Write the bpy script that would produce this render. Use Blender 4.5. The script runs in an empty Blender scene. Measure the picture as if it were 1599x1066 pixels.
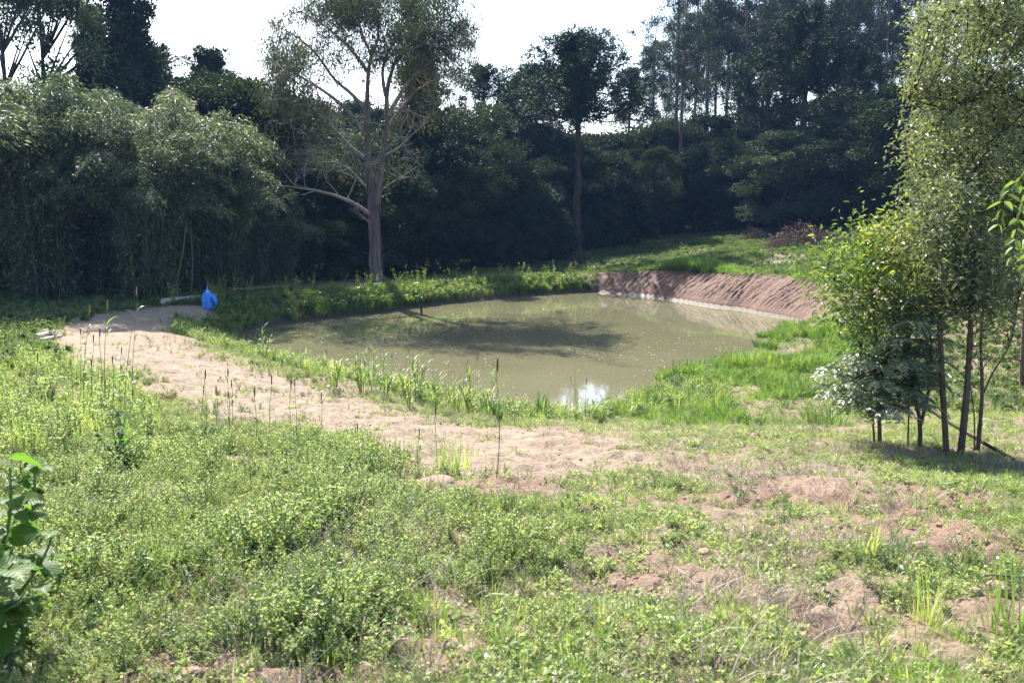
import bpy, math, random
import numpy as np
from mathutils import Vector

# ------------------------------------------------------------------ camera, sky, sun, exposure
S = bpy.context.scene
C = S.collection
R = math.radians
CAMZ, FPX, CX, CY, PITCH = 4.2, 1385.0, 799.5, 533.0, R(8.3)
cd = bpy.data.cameras.new('camera'); cam = bpy.data.objects.new('camera', cd); C.objects.link(cam)
cam.location = (0, 0, CAMZ); cam.rotation_euler = (R(90) - PITCH, 0, 0)
cd.sensor_width = 36; cd.lens = FPX / 1599 * 36; cd.clip_start = .05; cd.clip_end = 4000
cd.dof.use_dof = True; cd.dof.focus_distance = 14; cd.dof.aperture_fstop = 5.6
S.camera = cam
SUN_AZ, SUN_EL = -24.0, 44.0            # degrees; azimuth from +Y towards +X
w = bpy.data.worlds.new('World'); S.world = w; w.use_nodes = True
nt = w.node_tree; bg = nt.nodes['Background']
sky = nt.nodes.new('ShaderNodeTexSky'); sky.sky_type = 'NISHITA'; sky.sun_disc = False
sky.sun_elevation = R(SUN_EL); sky.sun_rotation = R(SUN_AZ)
sky.air_density = 1.0; sky.dust_density = 1.6; sky.ozone_density = 1.2
nt.links.new(sky.outputs[0], bg.inputs[0]); bg.inputs[1].default_value = .12
sd = bpy.data.lights.new('sun', 'SUN'); sun = bpy.data.objects.new('sun', sd); C.objects.link(sun)
sd.energy = 5.0; sd.angle = R(.53); sd.color = (1, .95, .87)
sv = Vector((math.sin(R(SUN_AZ)) * math.cos(R(SUN_EL)), math.cos(R(SUN_AZ)) * math.cos(R(SUN_EL)), math.sin(R(SUN_EL))))
sun.rotation_euler = sv.to_track_quat('Z', 'Y').to_euler(); sun.location = (-20, 40, 60)
S.view_settings.view_transform = 'Standard'; S.view_settings.look = 'None'
S.view_settings.exposure = 1.65; S.view_settings.gamma = 1.0
cy = S.cycles
cy.max_bounces = 6; cy.diffuse_bounces = 3; cy.glossy_bounces = 2; cy.transmission_bounces = 3
cy.volume_bounces = 0; cy.transparent_max_bounces = 4; cy.sample_clamp_indirect = 4
cy.use_adaptive_sampling = True; cy.adaptive_threshold = .02
cy.caustics_reflective = False; cy.caustics_refractive = False

rng = np.random.default_rng(7)
random.seed(7)

# ------------------------------------------------------------------ numeric helpers
def hashn(ix, iy, s):
    v = np.sin(ix * 127.1 + iy * 311.7 + s * 74.7) * 43758.5453
    return v - np.floor(v)
def vnoise(x, y, s=0):
    ix, iy = np.floor(x), np.floor(y); fx, fy = x - ix, y - iy
    fx = fx * fx * (3 - 2 * fx); fy = fy * fy * (3 - 2 * fy)
    a, b, c, d = hashn(ix, iy, s), hashn(ix + 1, iy, s), hashn(ix, iy + 1, s), hashn(ix + 1, iy + 1, s)
    return (a * (1 - fx) + b * fx) * (1 - fy) + (c * (1 - fx) + d * fx) * fy
def fbm(x, y, s=0, o=4):
    r, a, t = 0, .5, 0
    for i in range(o):
        r = r + a * vnoise(x * 2 ** i + 13.7 * i, y * 2 ** i - 7.1 * i, s + i); t += a; a *= .5
    return r / t
def sstep(a, b, x):
    t = np.clip((x - a) / (b - a), 0, 1); return t * t * (3 - 2 * t)
def unit(v):
    return v / (np.linalg.norm(v, axis=-1, keepdims=True) + 1e-9)
def ray(u, v):
    a = np.asarray(u, float) - CX; b = CY - np.asarray(v, float)
    y = FPX * math.cos(PITCH) + b * math.sin(PITCH); z = -FPX * math.sin(PITCH) + b * math.cos(PITCH)
    return a / y, z / y                                  # per metre of Y
def on_plane(u, v, z):
    dx, dz = ray(u, v); Y = (z - CAMZ) / dz; return np.array([dx * Y, Y, z + 0 * Y]).T
def W(u, v, Y):
    dx, dz = ray(u, v); return np.array([dx * Y, Y + 0 * dx, CAMZ + dz * Y]).T

# pond outline at water level z = 0
POND_PX = [(340, 533), (400, 512), (500, 498), (600, 487), (700, 474), (800, 464), (870, 458), (925, 455), (1000, 461),
           (1080, 474), (1170, 486), (1240, 498), (1275, 505), (1240, 516), (1210, 530), (1185, 552), (1130, 572), (1060, 592), (1010, 622),
           (960, 646), (890, 655), (820, 650), (740, 628), (680, 608), (600, 596), (520, 580), (440, 564), (380, 549)]
POND = np.array([on_plane(u, v, 0)[:2] for u, v in POND_PX])
def resample(P, n, closed=True):
    Q = np.vstack([P, P[:1]]) if closed else P
    d = np.r_[0, np.cumsum(np.linalg.norm(np.diff(Q, axis=0), axis=1))]
    s = np.linspace(0, d[-1], n + 1)[:-1] if closed else np.linspace(0, d[-1], n)
    return np.array([np.interp(s, d, Q[:, k]) for k in range(Q.shape[1])]).T
PF = resample(POND, 240)
PF = (np.roll(PF, 2, 0) + np.roll(PF, -2, 0) + np.roll(PF, 4, 0) + np.roll(PF, -4, 0) + PF) / 5
k_ = fbm(PF[:, 0] * .5, PF[:, 1] * .5, 3); PF = PF + (k_[:, None] - .5) * .9 * unit(PF - PF.mean(0))
PS = resample(PF, 110)
def inside(X, Y, P):
    r = np.zeros(X.shape, bool); n = len(P)
    for i in range(n):
        x1, y1 = P[i]; x2, y2 = P[(i + 1) % n]
        if y1 == y2: continue
        c = ((y1 > Y) != (y2 > Y)) & (X < (x2 - x1) * (Y - y1) / (y2 - y1) + x1); r ^= c
    return r
def pdist(X, Y, P=PS, closed=True):
    d = np.full(X.shape, 1e9); n = len(P)
    for i in range(n if closed else n - 1):
        a = P[i]; b = P[(i + 1) % n] - a; L = b @ b + 1e-9
        t = np.clip(((X - a[0]) * b[0] + (Y - a[1]) * b[1]) / L, 0, 1)
        d = np.minimum(d, (X - a[0] - t * b[0]) ** 2 + (Y - a[1] - t * b[1]) ** 2)
    return np.sqrt(d)
def sdist(X, Y):
    d = pdist(X, Y); return np.where(inside(X, Y, PS), -d, d)
CP = np.array([(0, 0, 2.75), (-6, 0, 2.95), (6, 0, 2.7), (0, -12, 3.2), (0, 3, 2.6), (-3, 5, 2.38), (3, 5, 2.26), (0, 8, 1.78), (-5, 8, 1.95), (5, 8, 1.72),
    (11, 8, 1.8), (-12, 8, 2.2), (0, 12, 1.15), (-6, 12, 1.35), (-11, 13, 1.55), (5, 11.5, 1.22), (11, 12, 1.15), (16, 14, 1.2), (0, 15.6, .5), (-5, 17, .8),
    (-9, 18, 1.05), (5, 16, .45), (9, 17, .5), (15, 21, .8), (8, 21, .22), (10, 26, .25), (6.5, 19, .3), (15, 28, .9), (-12, 22, 1.0), (-14, 27, .9), (-11, 29, .95),
    (-20, 25, 1.1), (-28, 35, 1.2), (-10, 32.5, .85), (-7, 39, .7), (0, 46, .7), (5, 51, .72), (8.5, 44.5, 1.2), (13.5, 38.5, 1.5), (17, 35, 1.6), (13, 50, 1.8),
    (17, 62, 2.7), (6, 60, 1.4), (10, 66, 2.2), (-12, 52, 1), (0, 70, 1.8), (-30, 60, 2), (30, 45, 2.4), (30, 70, 3.4), (0, 110, 4), (-60, 100, 4), (60, 100, 5),
    (28, 20, 1.6), (-26, 14, 2.2)], float)
def rbf_fit():
    P = CP[:, :2] / 30; d = np.linalg.norm(P[:, None] - P[None], axis=2)
    K = np.where(d > 0, d * d * np.log(d + 1e-9), 0) + np.eye(len(P)) * 3e-4
    A = np.block([[K, np.c_[np.ones(len(P)), P]], [np.r_[np.ones((1, len(P))), P.T], np.zeros((3, 3))]])
    return np.linalg.solve(A, np.r_[CP[:, 2], 0, 0, 0])
RW = rbf_fit()
def base_z(X, Y):
    x, y = X / 30, Y / 30; r = RW[-3] + RW[-2] * x + RW[-1] * y
    for i in range(len(CP)):
        d2 = (x - CP[i, 0] / 30) ** 2 + (y - CP[i, 1] / 30) ** 2 + 1e-12
        r = r + RW[i] * .5 * d2 * np.log(d2)
    return r
def ground_z(X, Y, fine=True):
    X = np.asarray(X, float); Y = np.asarray(Y, float)
    rr = np.hypot(X, Y - 30)
    zb = base_z(np.clip(X, -70, 70), np.clip(Y, -20, 120))
    zb = np.clip(zb, .12, 7); zb = zb + (4.0 - zb) * sstep(70, 160, rr)
    d = sdist(X, Y) if X.size else X
    wd = 1.2 + .75 * sstep(6, 10, X) * sstep(30, 36, Y) + 1.6 * (1 - sstep(26, 32, Y))
    zo = zb * np.clip(d / wd, 0, 1) ** .75
    z = np.where(d >= 0, np.maximum(zo, .0), -.9 * sstep(0, 2, -d))
    out = sstep(.2, 2.5, d)
    z = z + out * (.22 * (fbm(X * .35, Y * .35, 1) - .5))
    if fine:
        near = 1 - sstep(18, 40, np.hypot(X, Y))
        z = z + out * near * (.16 * (fbm(X * 2.2, Y * 2.2, 5) - .5) + .07 * (fbm(X * 9, Y * 9, 9, 3) - .5))
    return z
def G(u, v, fine=True):                                   # where the sight line of a picture point meets the ground
    u = np.atleast_1d(np.asarray(u, float)); v = np.atleast_1d(np.asarray(v, float))
    dx, dz = ray(u, v); t = np.concatenate([np.linspace(1.5, 30, 260), np.linspace(30.2, 120, 260)])
    X = dx[:, None] * t; Y = np.broadcast_to(t, X.shape); Z = CAMZ + dz[:, None] * t
    f = Z - ground_z(X, Y, False); hit = f < 0; i = np.argmax(hit, 1); i = np.where(hit.any(1), np.maximum(i, 1), len(t) - 1)
    k = np.arange(len(u)); f0, f1 = f[k, i - 1], f[k, i]
    tt = t[i - 1] + (t[i] - t[i - 1]) * np.clip(f0 / (f0 - f1 + 1e-9), 0, 1)
    x = dx * tt; return np.array([x, tt, ground_z(x, tt, fine)]).T
def worldpoly(px): 
    a = np.array(px, float); return G(a[:, 0], a[:, 1])[:, :2]

# ------------------------------------------------------------------ mesh building
class MB:
    def __init__(s): s.V = []; s.F = []; s.T = []; s.M = []; s.n = 0
    def add(s, V, F, tint=None, mi=0):
        V = np.asarray(V, float); F = np.asarray(F, int)
        if not len(V): return s
        if F.shape[1] == 3: F = np.c_[F, np.full(len(F), -1)]
        s.V.append(V); s.F.append(np.where(F < 0, -1, F + s.n))
        s.T.append(np.full(len(V), .5) if tint is None else np.broadcast_to(tint, len(V)).astype(float)); s.M.append(np.full(len(F), mi)); s.n += len(V); return s
    def mesh(s, name, mats, smooth=False):
        V = np.concatenate(s.V); F = np.concatenate(s.F); T = np.concatenate(s.T); M = np.concatenate(s.M)
        me = bpy.data.meshes.new(name); tri = F[:, 3] < 0
        cnt = np.where(tri, 3, 4); st = np.r_[0, np.cumsum(cnt)[:-1]]
        me.vertices.add(len(V)); me.vertices.foreach_set('co', V.ravel().astype(np.float32))
        lv = F.ravel(); lv = lv[lv >= 0]
        me.loops.add(len(lv)); me.loops.foreach_set('vertex_index', lv.astype(np.int32))
        me.polygons.add(len(F)); me.polygons.foreach_set('loop_start', st.astype(np.int32)); me.polygons.foreach_set('loop_total', cnt.astype(np.int32))
        me.polygons.foreach_set('use_smooth', np.full(len(F), smooth)); me.polygons.foreach_set('material_index', M.astype(np.int32))
        a = me.attributes.new('tint', 'FLOAT', 'POINT'); a.data.foreach_set('value', T.astype(np.float32))
        me.update(calc_edges=True)
        for m in (mats if isinstance(mats, (list, tuple)) else [mats]): me.materials.append(m)
        return me
def frame(D):
    D = unit(D); U = np.where(np.abs(D[:, 2:3]) > .95, [[1., 0, 0]], [[0, 0, 1.]]); A = unit(np.cross(U, D)); return D, A, np.cross(D, A)
def leaves(mb, P, D, L, Wd, fold=.15, near=False, tint=None, droop=.0, roll=None, mi=0):
    """leaf blades; P base points, D directions"""
    n = len(P)
    if n == 0: return
    D, A, B = frame(D); r = rng.uniform(-1.1, 1.1, n) if roll is None else roll
    c, s = np.cos(r)[:, None], np.sin(r)[:, None]; A, B = A * c + B * s, B * c - A * s
    L = np.broadcast_to(L, n)[:, None]; Wd = np.broadcast_to(Wd, n)[:, None]
    if tint is None: tint = rng.random(n)
    tint = np.broadcast_to(tint, n)
    tip = P + D * L - np.array([[0, 0, 1.]]) * L * droop
    if near:
        l1 = P + D * L * .3 + A * Wd * .5 + B * Wd * fold; l2 = P + D * L * .68 + A * Wd * .4 + B * Wd * fold - np.array([[0, 0, 1.]]) * L * droop * .45
        r1 = P + D * L * .3 - A * Wd * .5 + B * Wd * fold; r2 = P + D * L * .68 - A * Wd * .4 + B * Wd * fold - np.array([[0, 0, 1.]]) * L * droop * .45
        V = np.stack([P, l1, l2, tip, r2, r1], 1).reshape(-1, 3); k = np.arange(n)[:, None] * 6
        mb.add(V, np.concatenate([k + [[0, 3, 2, 1]], k + [[0, 5, 4, 3]]]), np.repeat(tint, 6), mi)
    else:
        m = P + D * L * .45
        V = np.stack([P, m + A * Wd * .5 + B * Wd * fold, tip, m - A * Wd * .5 + B * Wd * fold], 1).reshape(-1, 3); k = np.arange(n)[:, None] * 4
        mb.add(V, k + [[0, 1, 2, 3]], np.repeat(tint, 4), mi)
def blades(mb, P, az, H, lean, Wd, seg=3, curl=1.0, tint=None, mi=0):
    """grass blades: rise from P, bend over towards az"""
    n = len(P)
    if n == 0: return
    H = np.broadcast_to(H, n); Wd = np.broadcast_to(Wd, n); lean = np.broadcast_to(lean, n)
    if tint is None: tint = rng.random(n)
    d = np.stack([np.cos(az), np.sin(az), 0 * az], 1); sd_ = np.stack([-np.sin(az), np.cos(az), 0 * az], 1)
    rows = []
    for i in range(seg + 1):
        t = i / seg; ang = lean * (.25 + curl * t)
        if i == 0: p = P.copy()
        else:
            am = lean * (.25 + curl * (t - .5 / seg)); p = p + (d * np.sin(am)[:, None] + np.array([[0, 0, 1.]]) * np.cos(am)[:, None]) * (H / seg)[:, None]
        wv = Wd * ((.75, 1, .8, .45, .3, .2)[min(i, 5)] if seg > 2 else (.8, .9, .2)[i]); 
        if i == seg: wv = Wd * .06
        rows += [p - sd_ * wv[:, None] / 2, p + sd_ * wv[:, None] / 2]
    V = np.stack(rows, 1).reshape(-1, 3); m = 2 * (seg + 1); k = np.arange(n)[:, None] * m
    F = np.concatenate([k + [[2 * i, 2 * i + 1, 2 * i + 3, 2 * i + 2]] for i in range(seg)])
    mb.add(V, F, np.repeat(np.broadcast_to(tint, n), m), mi)
def tube(mb, P, r, k=6, tint=.5, rough=0., mi=0, cap=False):
    P = np.asarray(P, float); n = len(P); r = np.broadcast_to(r, n).astype(float)
    T = unit(np.gradient(P, axis=0)); up = np.array([0, 0, 1.]) if abs(T[0, 2]) < .9 else np.array([1., 0, 0])
    A = unit(np.cross(T, up)); B = np.cross(T, A); a = np.linspace(0, 2 * np.pi, k, endpoint=False)
    rr = r[:, None] * (1 + rough * (rng.random((n, k)) - .5))
    V = P[:, None] + A[:, None] * (np.cos(a)[None, :, None] * rr[..., None]) + B[:, None] * (np.sin(a)[None, :, None] * rr[..., None])
    i = np.arange(n - 1)[:, None] * k; j = np.arange(k)[None]; j2 = (j + 1) % k
    F = np.stack([i + j, i + j2, i + k + j2, i + k + j], -1).reshape(-1, 4)
    mb.add(V.reshape(-1, 3), F, tint, mi)
    if cap:
        for e, o in ((0, 1), (n - 1, -1)):
            V2 = np.vstack([V[e], P[e:e + 1]]); F2 = [[q, (q + 1) % k, k] if o < 0 else [(q + 1) % k, q, k] for q in range(k)]
            mb.add(V2, F2, tint, mi)
def smoothline(P, n):
    P = np.asarray(P, float); d = np.r_[0, np.cumsum(np.linalg.norm(np.diff(P, axis=0), axis=1))]; s = np.linspace(0, d[-1], n)
    Q = np.array([np.interp(s, d, P[:, k]) for k in range(3)]).T
    for _ in range(2): Q[1:-1] = (Q[:-2] + 2 * Q[1:-1] + Q[2:]) / 4
    return Q
def link(name, me, parent=None, loc=None):
    o = bpy.data.objects.new(name, me); C.objects.link(o)
    if parent: o.parent = parent
    if name in ('twigs', 'dead_leaves'): o['kind'] = 'stuff'
    if loc is not None: o.location = loc
    return o
def tag(o, label=None, cat=None, group=None, kind=None):
    for k, v in (('label', label), ('category', cat), ('group', group), ('kind', kind)):
        if v: o[k] = v
    return o
def thing(name, label, cat, loc, rz=0, group=None, sc=1.0, tilt=None):
    o = bpy.data.objects.new(name, None); C.objects.link(o); o.location = [float(a) for a in loc]
    o.rotation_euler = ((tilt[0], tilt[1], rz) if tilt else (0, 0, rz)); o.scale = (sc,) * 3 if np.isscalar(sc) else sc
    o.empty_display_size = .2; return tag(o, label, cat, group)
def spawn(proto, name, label, cat, loc, rz=0, group=None, sc=1.0, tilt=None):
    t = thing(name, label, cat, loc, rz, group, sc, tilt)
    for pn, me in proto: link(pn, me, t)
    return t

# ------------------------------------------------------------------ materials
def newmat(name):
    m = bpy.data.materials.new(name); m.use_nodes = True; n = m.node_tree; n.nodes.clear()
    out = n.nodes.new('ShaderNodeOutputMaterial'); return m, n, out
def nd(n, t, **kw):
    x = n.nodes.new(t)
    for k, v in kw.items():
        if isinstance(k, str) and hasattr(x, k): setattr(x, k, v)
    return x
def mixc(n, f, a, b, mode='MIX'):
    x = n.nodes.new('ShaderNodeMix'); x.data_type = 'RGBA'; x.blend_type = mode
    for i, v in ((0, f), (6, a), (7, b)):
        if isinstance(v, (int, float)): x.inputs[i].default_value = v
        elif isinstance(v, tuple): x.inputs[i].default_value = (*v, 1)
        else: n.links.new(v, x.inputs[i])
    return x.outputs[2]
def noise(n, scale, detail=4, vec=None, rough=.55):
    x = n.nodes.new('ShaderNodeTexNoise'); x.inputs['Scale'].default_value = scale; x.inputs['Detail'].default_value = detail; x.inputs['Roughness'].default_value = rough
    if vec: n.links.new(vec, x.inputs['Vector'])
    return x.outputs[0]
def ramp(n, f, a, b):
    x = n.nodes.new('ShaderNodeMapRange'); x.inputs[1].default_value = a; x.inputs[2].default_value = b; n.links.new(f, x.inputs[0]); return x.outputs[0]
def leafmat(name, a, b, c=None, rough=.42, trans=.4, spec=.5, tcol=None, vary=.5, cfrac=.12):
    m, n, out = newmat(name)
    at = n.nodes.new('ShaderNodeAttribute'); at.attribute_name = 'tint'; oi = n.nodes.new('ShaderNodeObjectInfo')
    col = mixc(n, at.outputs['Fac'], a, b)
    if c: col = mixc(n, ramp(n, at.outputs['Fac'], 1 - cfrac - .02, 1 - cfrac), col, c)
    h = n.nodes.new('ShaderNodeHueSaturation'); n.links.new(col, h.inputs['Color'])
    mv = n.nodes.new('ShaderNodeMapRange'); n.links.new(oi.outputs['Random'], mv.inputs[0]); mv.inputs[3].default_value = 1 - vary * .6; mv.inputs[4].default_value = 1 + vary * .6
    n.links.new(mv.outputs[0], h.inputs['Value'])
    mh = n.nodes.new('ShaderNodeMapRange'); n.links.new(oi.outputs['Random'], mh.inputs[0]); mh.inputs[3].default_value = .5 + vary * .04; mh.inputs[4].default_value = .5 - vary * .04
    n.links.new(mh.outputs[0], h.inputs['Hue']); col = h.outputs[0]
    p = n.nodes.new('ShaderNodeBsdfPrincipled'); n.links.new(col, p.inputs['Base Color']); p.inputs['Roughness'].default_value = rough; p.inputs['Specular IOR Level'].default_value = spec
    t = n.nodes.new('ShaderNodeBsdfTranslucent'); n.links.new(mixc(n, 1.0, col, tcol or (1.35, 1.5, .7), 'MULTIPLY'), t.inputs[0])
    mx = n.nodes.new('ShaderNodeMixShader'); mx.inputs[0].default_value = trans
    n.links.new(p.outputs[0], mx.inputs[1]); n.links.new(t.outputs[0], mx.inputs[2]); n.links.new(mx.outputs[0], out.inputs[0]); return m
def solid(name, a, b, scale=8, rough=.85, bump=.3, spec=.3, stretch=None, detail=5):
    m, n, out = newmat(name); p = n.nodes.new('ShaderNodeBsdfPrincipled'); tc = n.nodes.new('ShaderNodeTexCoord'); vec = tc.outputs['Object']
    if stretch:
        mp = n.nodes.new('ShaderNodeMapping'); mp.inputs['Scale'].default_value = stretch; n.links.new(vec, mp.inputs[0]); vec = mp.outputs[0]
    f = noise(n, scale, detail, vec); n.links.new(mixc(n, ramp(n, f, .3, .7), a, b), p.inputs['Base Color'])
    p.inputs['Roughness'].default_value = rough; p.inputs['Specular IOR Level'].default_value = spec
    bp = n.nodes.new('ShaderNodeBump'); bp.inputs['Strength'].default_value = bump; bp.inputs['Distance'].default_value = .03
    n.links.new(noise(n, scale * 2.3, 6, vec), bp.inputs['Height']); n.links.new(bp.outputs[0], p.inputs['Normal']); n.links.new(p.outputs[0], out.inputs[0]); return m

M = {}
M['herb'] = leafmat('herb_leaf', (.20, .25, .105), (.36, .41, .20), (.50, .46, .30), .42, .52, .5, (1.3, 1.42, .8))
M['herb_dark'] = leafmat('dark_herb_leaf', (.07, .13, .035), (.14, .22, .07), None, .36, .35, .6)
M['grass'] = leafmat('grass_blade', (.15, .23, .055), (.26, .34, .10), (.44, .38, .22), .4, .45, .5)
M['wet_grass'] = leafmat('marsh_grass', (.11, .185, .04), (.19, .27, .075), None, .5, .45, .3, None, .9)
M['bank_grass'] = leafmat('bank_weed', (.12, .18, .045), (.22, .28, .08), (.32, .28, .12), .5, .45, .3)
M['dry'] = leafmat('dry_grass', (.16, .11, .08), (.34, .26, .19), None, .6, .25, .3, (1, 1, .9))
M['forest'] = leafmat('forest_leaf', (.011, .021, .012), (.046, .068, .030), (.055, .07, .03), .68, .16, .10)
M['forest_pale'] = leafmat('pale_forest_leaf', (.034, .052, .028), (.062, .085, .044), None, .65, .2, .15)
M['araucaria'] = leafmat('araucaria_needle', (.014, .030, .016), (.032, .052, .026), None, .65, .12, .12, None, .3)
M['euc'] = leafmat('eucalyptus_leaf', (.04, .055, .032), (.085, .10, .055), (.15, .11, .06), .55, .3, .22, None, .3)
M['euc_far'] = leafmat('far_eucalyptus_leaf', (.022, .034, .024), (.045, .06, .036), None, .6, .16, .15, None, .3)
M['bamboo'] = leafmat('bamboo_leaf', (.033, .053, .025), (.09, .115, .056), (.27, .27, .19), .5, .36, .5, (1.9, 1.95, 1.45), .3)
M['right'] = leafmat('glossy_tree_leaf', (.10, .12, .06), (.18, .20, .10), (.24, .26, .11), .4, .42, .9, (1.2, 1.3, .8), .1, .2)
M['yellow'] = leafmat('yellow_green_leaf', (.09, .14, .04), (.17, .23, .065), (.33, .33, .08), .38, .42, .5, None, .1, .25)
M['silver'] = leafmat('glossy_leaflet', (.10, .14, .085), (.17, .21, .13), None, .42, .35, 1.0, None, .1)
M['bigleaf'] = leafmat('broad_leaf', (.05, .12, .02), (.12, .22, .035), None, .5, .55, .35, None, .1)
bl = M['bigleaf']; n = bl.node_tree; tcn = n.nodes.new('ShaderNodeTexCoord'); sx = n.nodes.new('ShaderNodeSeparateXYZ'); n.links.new(tcn.outputs['Object'], sx.inputs[0])
def mth(op, a, b=None):
    x = n.nodes.new('ShaderNodeMath'); x.operation = op
    for i, v in enumerate((a, b)):
        if v is None: continue
        if isinstance(v, (int, float)): x.inputs[i].default_value = v
        else: n.links.new(v, x.inputs[i])
    return x.outputs[0]
ay = mth('ABSOLUTE', sx.outputs[1]); side = mth('POWER', mth('ABSOLUTE', mth('COSINE', mth('MULTIPLY', mth('SUBTRACT', sx.outputs[0], mth('MULTIPLY', ay, .8)), 24.))), 14.)
vein = mth('MAXIMUM', mth('MULTIPLY', side, .6), mth('LESS_THAN', ay, .012)); bpn = n.nodes.new('ShaderNodeBump'); bpn.inputs['Strength'].default_value = .5; bpn.inputs['Distance'].default_value = .01; n.links.new(vein, bpn.inputs['Height'])
pb = [x for x in n.nodes if x.type == 'BSDF_PRINCIPLED'][0]; tb_ = [x for x in n.nodes if x.type == 'BSDF_TRANSLUCENT'][0]; n.links.new(bpn.outputs[0], pb.inputs['Normal'])
for sk in (pb.inputs['Base Color'], tb_.inputs[0]):
    src = sk.links[0].from_socket; n.links.new(mixc(n, mth('MULTIPLY', vein, .55), mixc(n, noise(n, 9, 4, tcn.outputs['Object']), src, mixc(n, 1.0, src, (.7, .75, .6), 'MULTIPLY')), (.22, .30, .10)), sk)
M['spike'] = solid('seed_spike', (.10, .055, .03), (.20, .13, .07), 60, .9, .6)
M['spike_pale'] = solid('pale_seed_spike', (.28, .2, .09), (.40, .30, .14), 60, .9, .6)
M['stalk'] = solid('green_stalk', (.10, .14, .04), (.18, .2, .07), 12, .6, .1)
M['bark'] = solid('dark_bark', (.022, .018, .015), (.055, .045, .036), 6, .9, .6, .2, (1, 1, .3))
M['bark_pale'] = solid('pale_eucalyptus_bark', (.13, .105, .095), (.28, .235, .215), 3.5, .8, .5, .3, (1.6, 1.6, .18))
M['bark_red'] = solid('peeling_bark', (.065, .045, .042), (.18, .145, .14), 4, .9, .7, .2, (2, 2, .25))
M['culm'] = solid('bamboo_culm', (.035, .045, .022), (.08, .09, .05), 2, .5, .1)
M['log'] = solid('dry_log', (.28, .23, .20), (.5, .44, .4), 5, .9, .6, .2, (.3, 4, 4))
M['clod'] = solid('red_clod', (.21, .13, .095), (.33, .235, .18), 9, .95, .7)
M['blue'] = solid('blue_plastic', (.015, .12, .5), (.05, .30, .9), 6, .4, .8, .5)
M['red'] = solid('faded_red_plastic', (.65, .16, .12), (.8, .28, .22), 3, .5, .1, .5)
M['white'] = solid('white_plastic', (.7, .7, .7), (.85, .85, .83), 3, .5, .1, .5)
M['stone'] = solid('pale_stone', (.34, .27, .22), (.52, .43, .36), 7, .9, .6)
M['brush'] = solid('dead_brush', (.07, .045, .035), (.16, .11, .085), 5, .9, .3)

M['straw'] = leafmat('dead_stem', (.30, .25, .2), (.5, .44, .38), None, .6, .1, .3, (1, 1, 1))
# ground material: bare clay, litter under plants, damp mud by the water
def groundmat(name, path=False):
    m, n, out = newmat(name); p = n.nodes.new('ShaderNodeBsdfPrincipled'); geo = n.nodes.new('ShaderNodeNewGeometry'); vec = geo.outputs['Position']
    def att(a):
        x = n.nodes.new('ShaderNodeAttribute'); x.attribute_name = a; return x.outputs['Fac']
    n1 = noise(n, .8, 6, vec); n2 = noise(n, 6, 8, vec, .65); n3 = noise(n, 38, 6, vec, .7)
    red = mixc(n, ramp(n, n1, .35, .65), (.245, .15, .108), (.34, .24, .18))
    pale = mixc(n, ramp(n, n2, .35, .7), (.275, .205, .145), (.44, .355, .27))
    col = mixc(n, att('path'), red, pale)
    col = mixc(n, ramp(n, n3, .62, .40), col, mixc(n, .5, col, (.12, .075, .05), 'MIX'))
    lit = mixc(n, ramp(n, n3, .3, .65), (.13, .10, .06), (.30, .25, .17))
    v = n.nodes.new('ShaderNodeMath'); v.operation = 'MULTIPLY'; n.links.new(att('veg'), v.inputs[0]); n.links.new(ramp(n, n2, .25, .6), v.inputs[1])
    col = mixc(n, v.outputs[0], col, lit)
    col = mixc(n, att('wet'), col, (.085, .062, .042))
    n.links.new(col, p.inputs['Base Color']); p.inputs['Specular IOR Level'].default_value = .2
    rg = n.nodes.new('ShaderNodeMapRange'); n.links.new(att('wet'), rg.inputs[0]); rg.inputs[3].default_value = .95; rg.inputs[4].default_value = .45
    n.links.new(rg.outputs[0], p.inputs['Roughness'])
    b1 = n.nodes.new('ShaderNodeBump'); b1.inputs['Strength'].default_value = .7; b1.inputs['Distance'].default_value = .12; n.links.new(n2, b1.inputs['Height'])
    b2 = n.nodes.new('ShaderNodeBump'); b2.inputs['Strength'].default_value = .8; b2.inputs['Distance'].default_value = .03; n.links.new(n3, b2.inputs['Height']); n.links.new(b1.outputs[0], b2.inputs['Normal'])
    n.links.new(b2.outputs[0], p.inputs['Normal']); n.links.new(p.outputs[0], out.inputs[0]); return m
M['ground'] = groundmat('soil')

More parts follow.
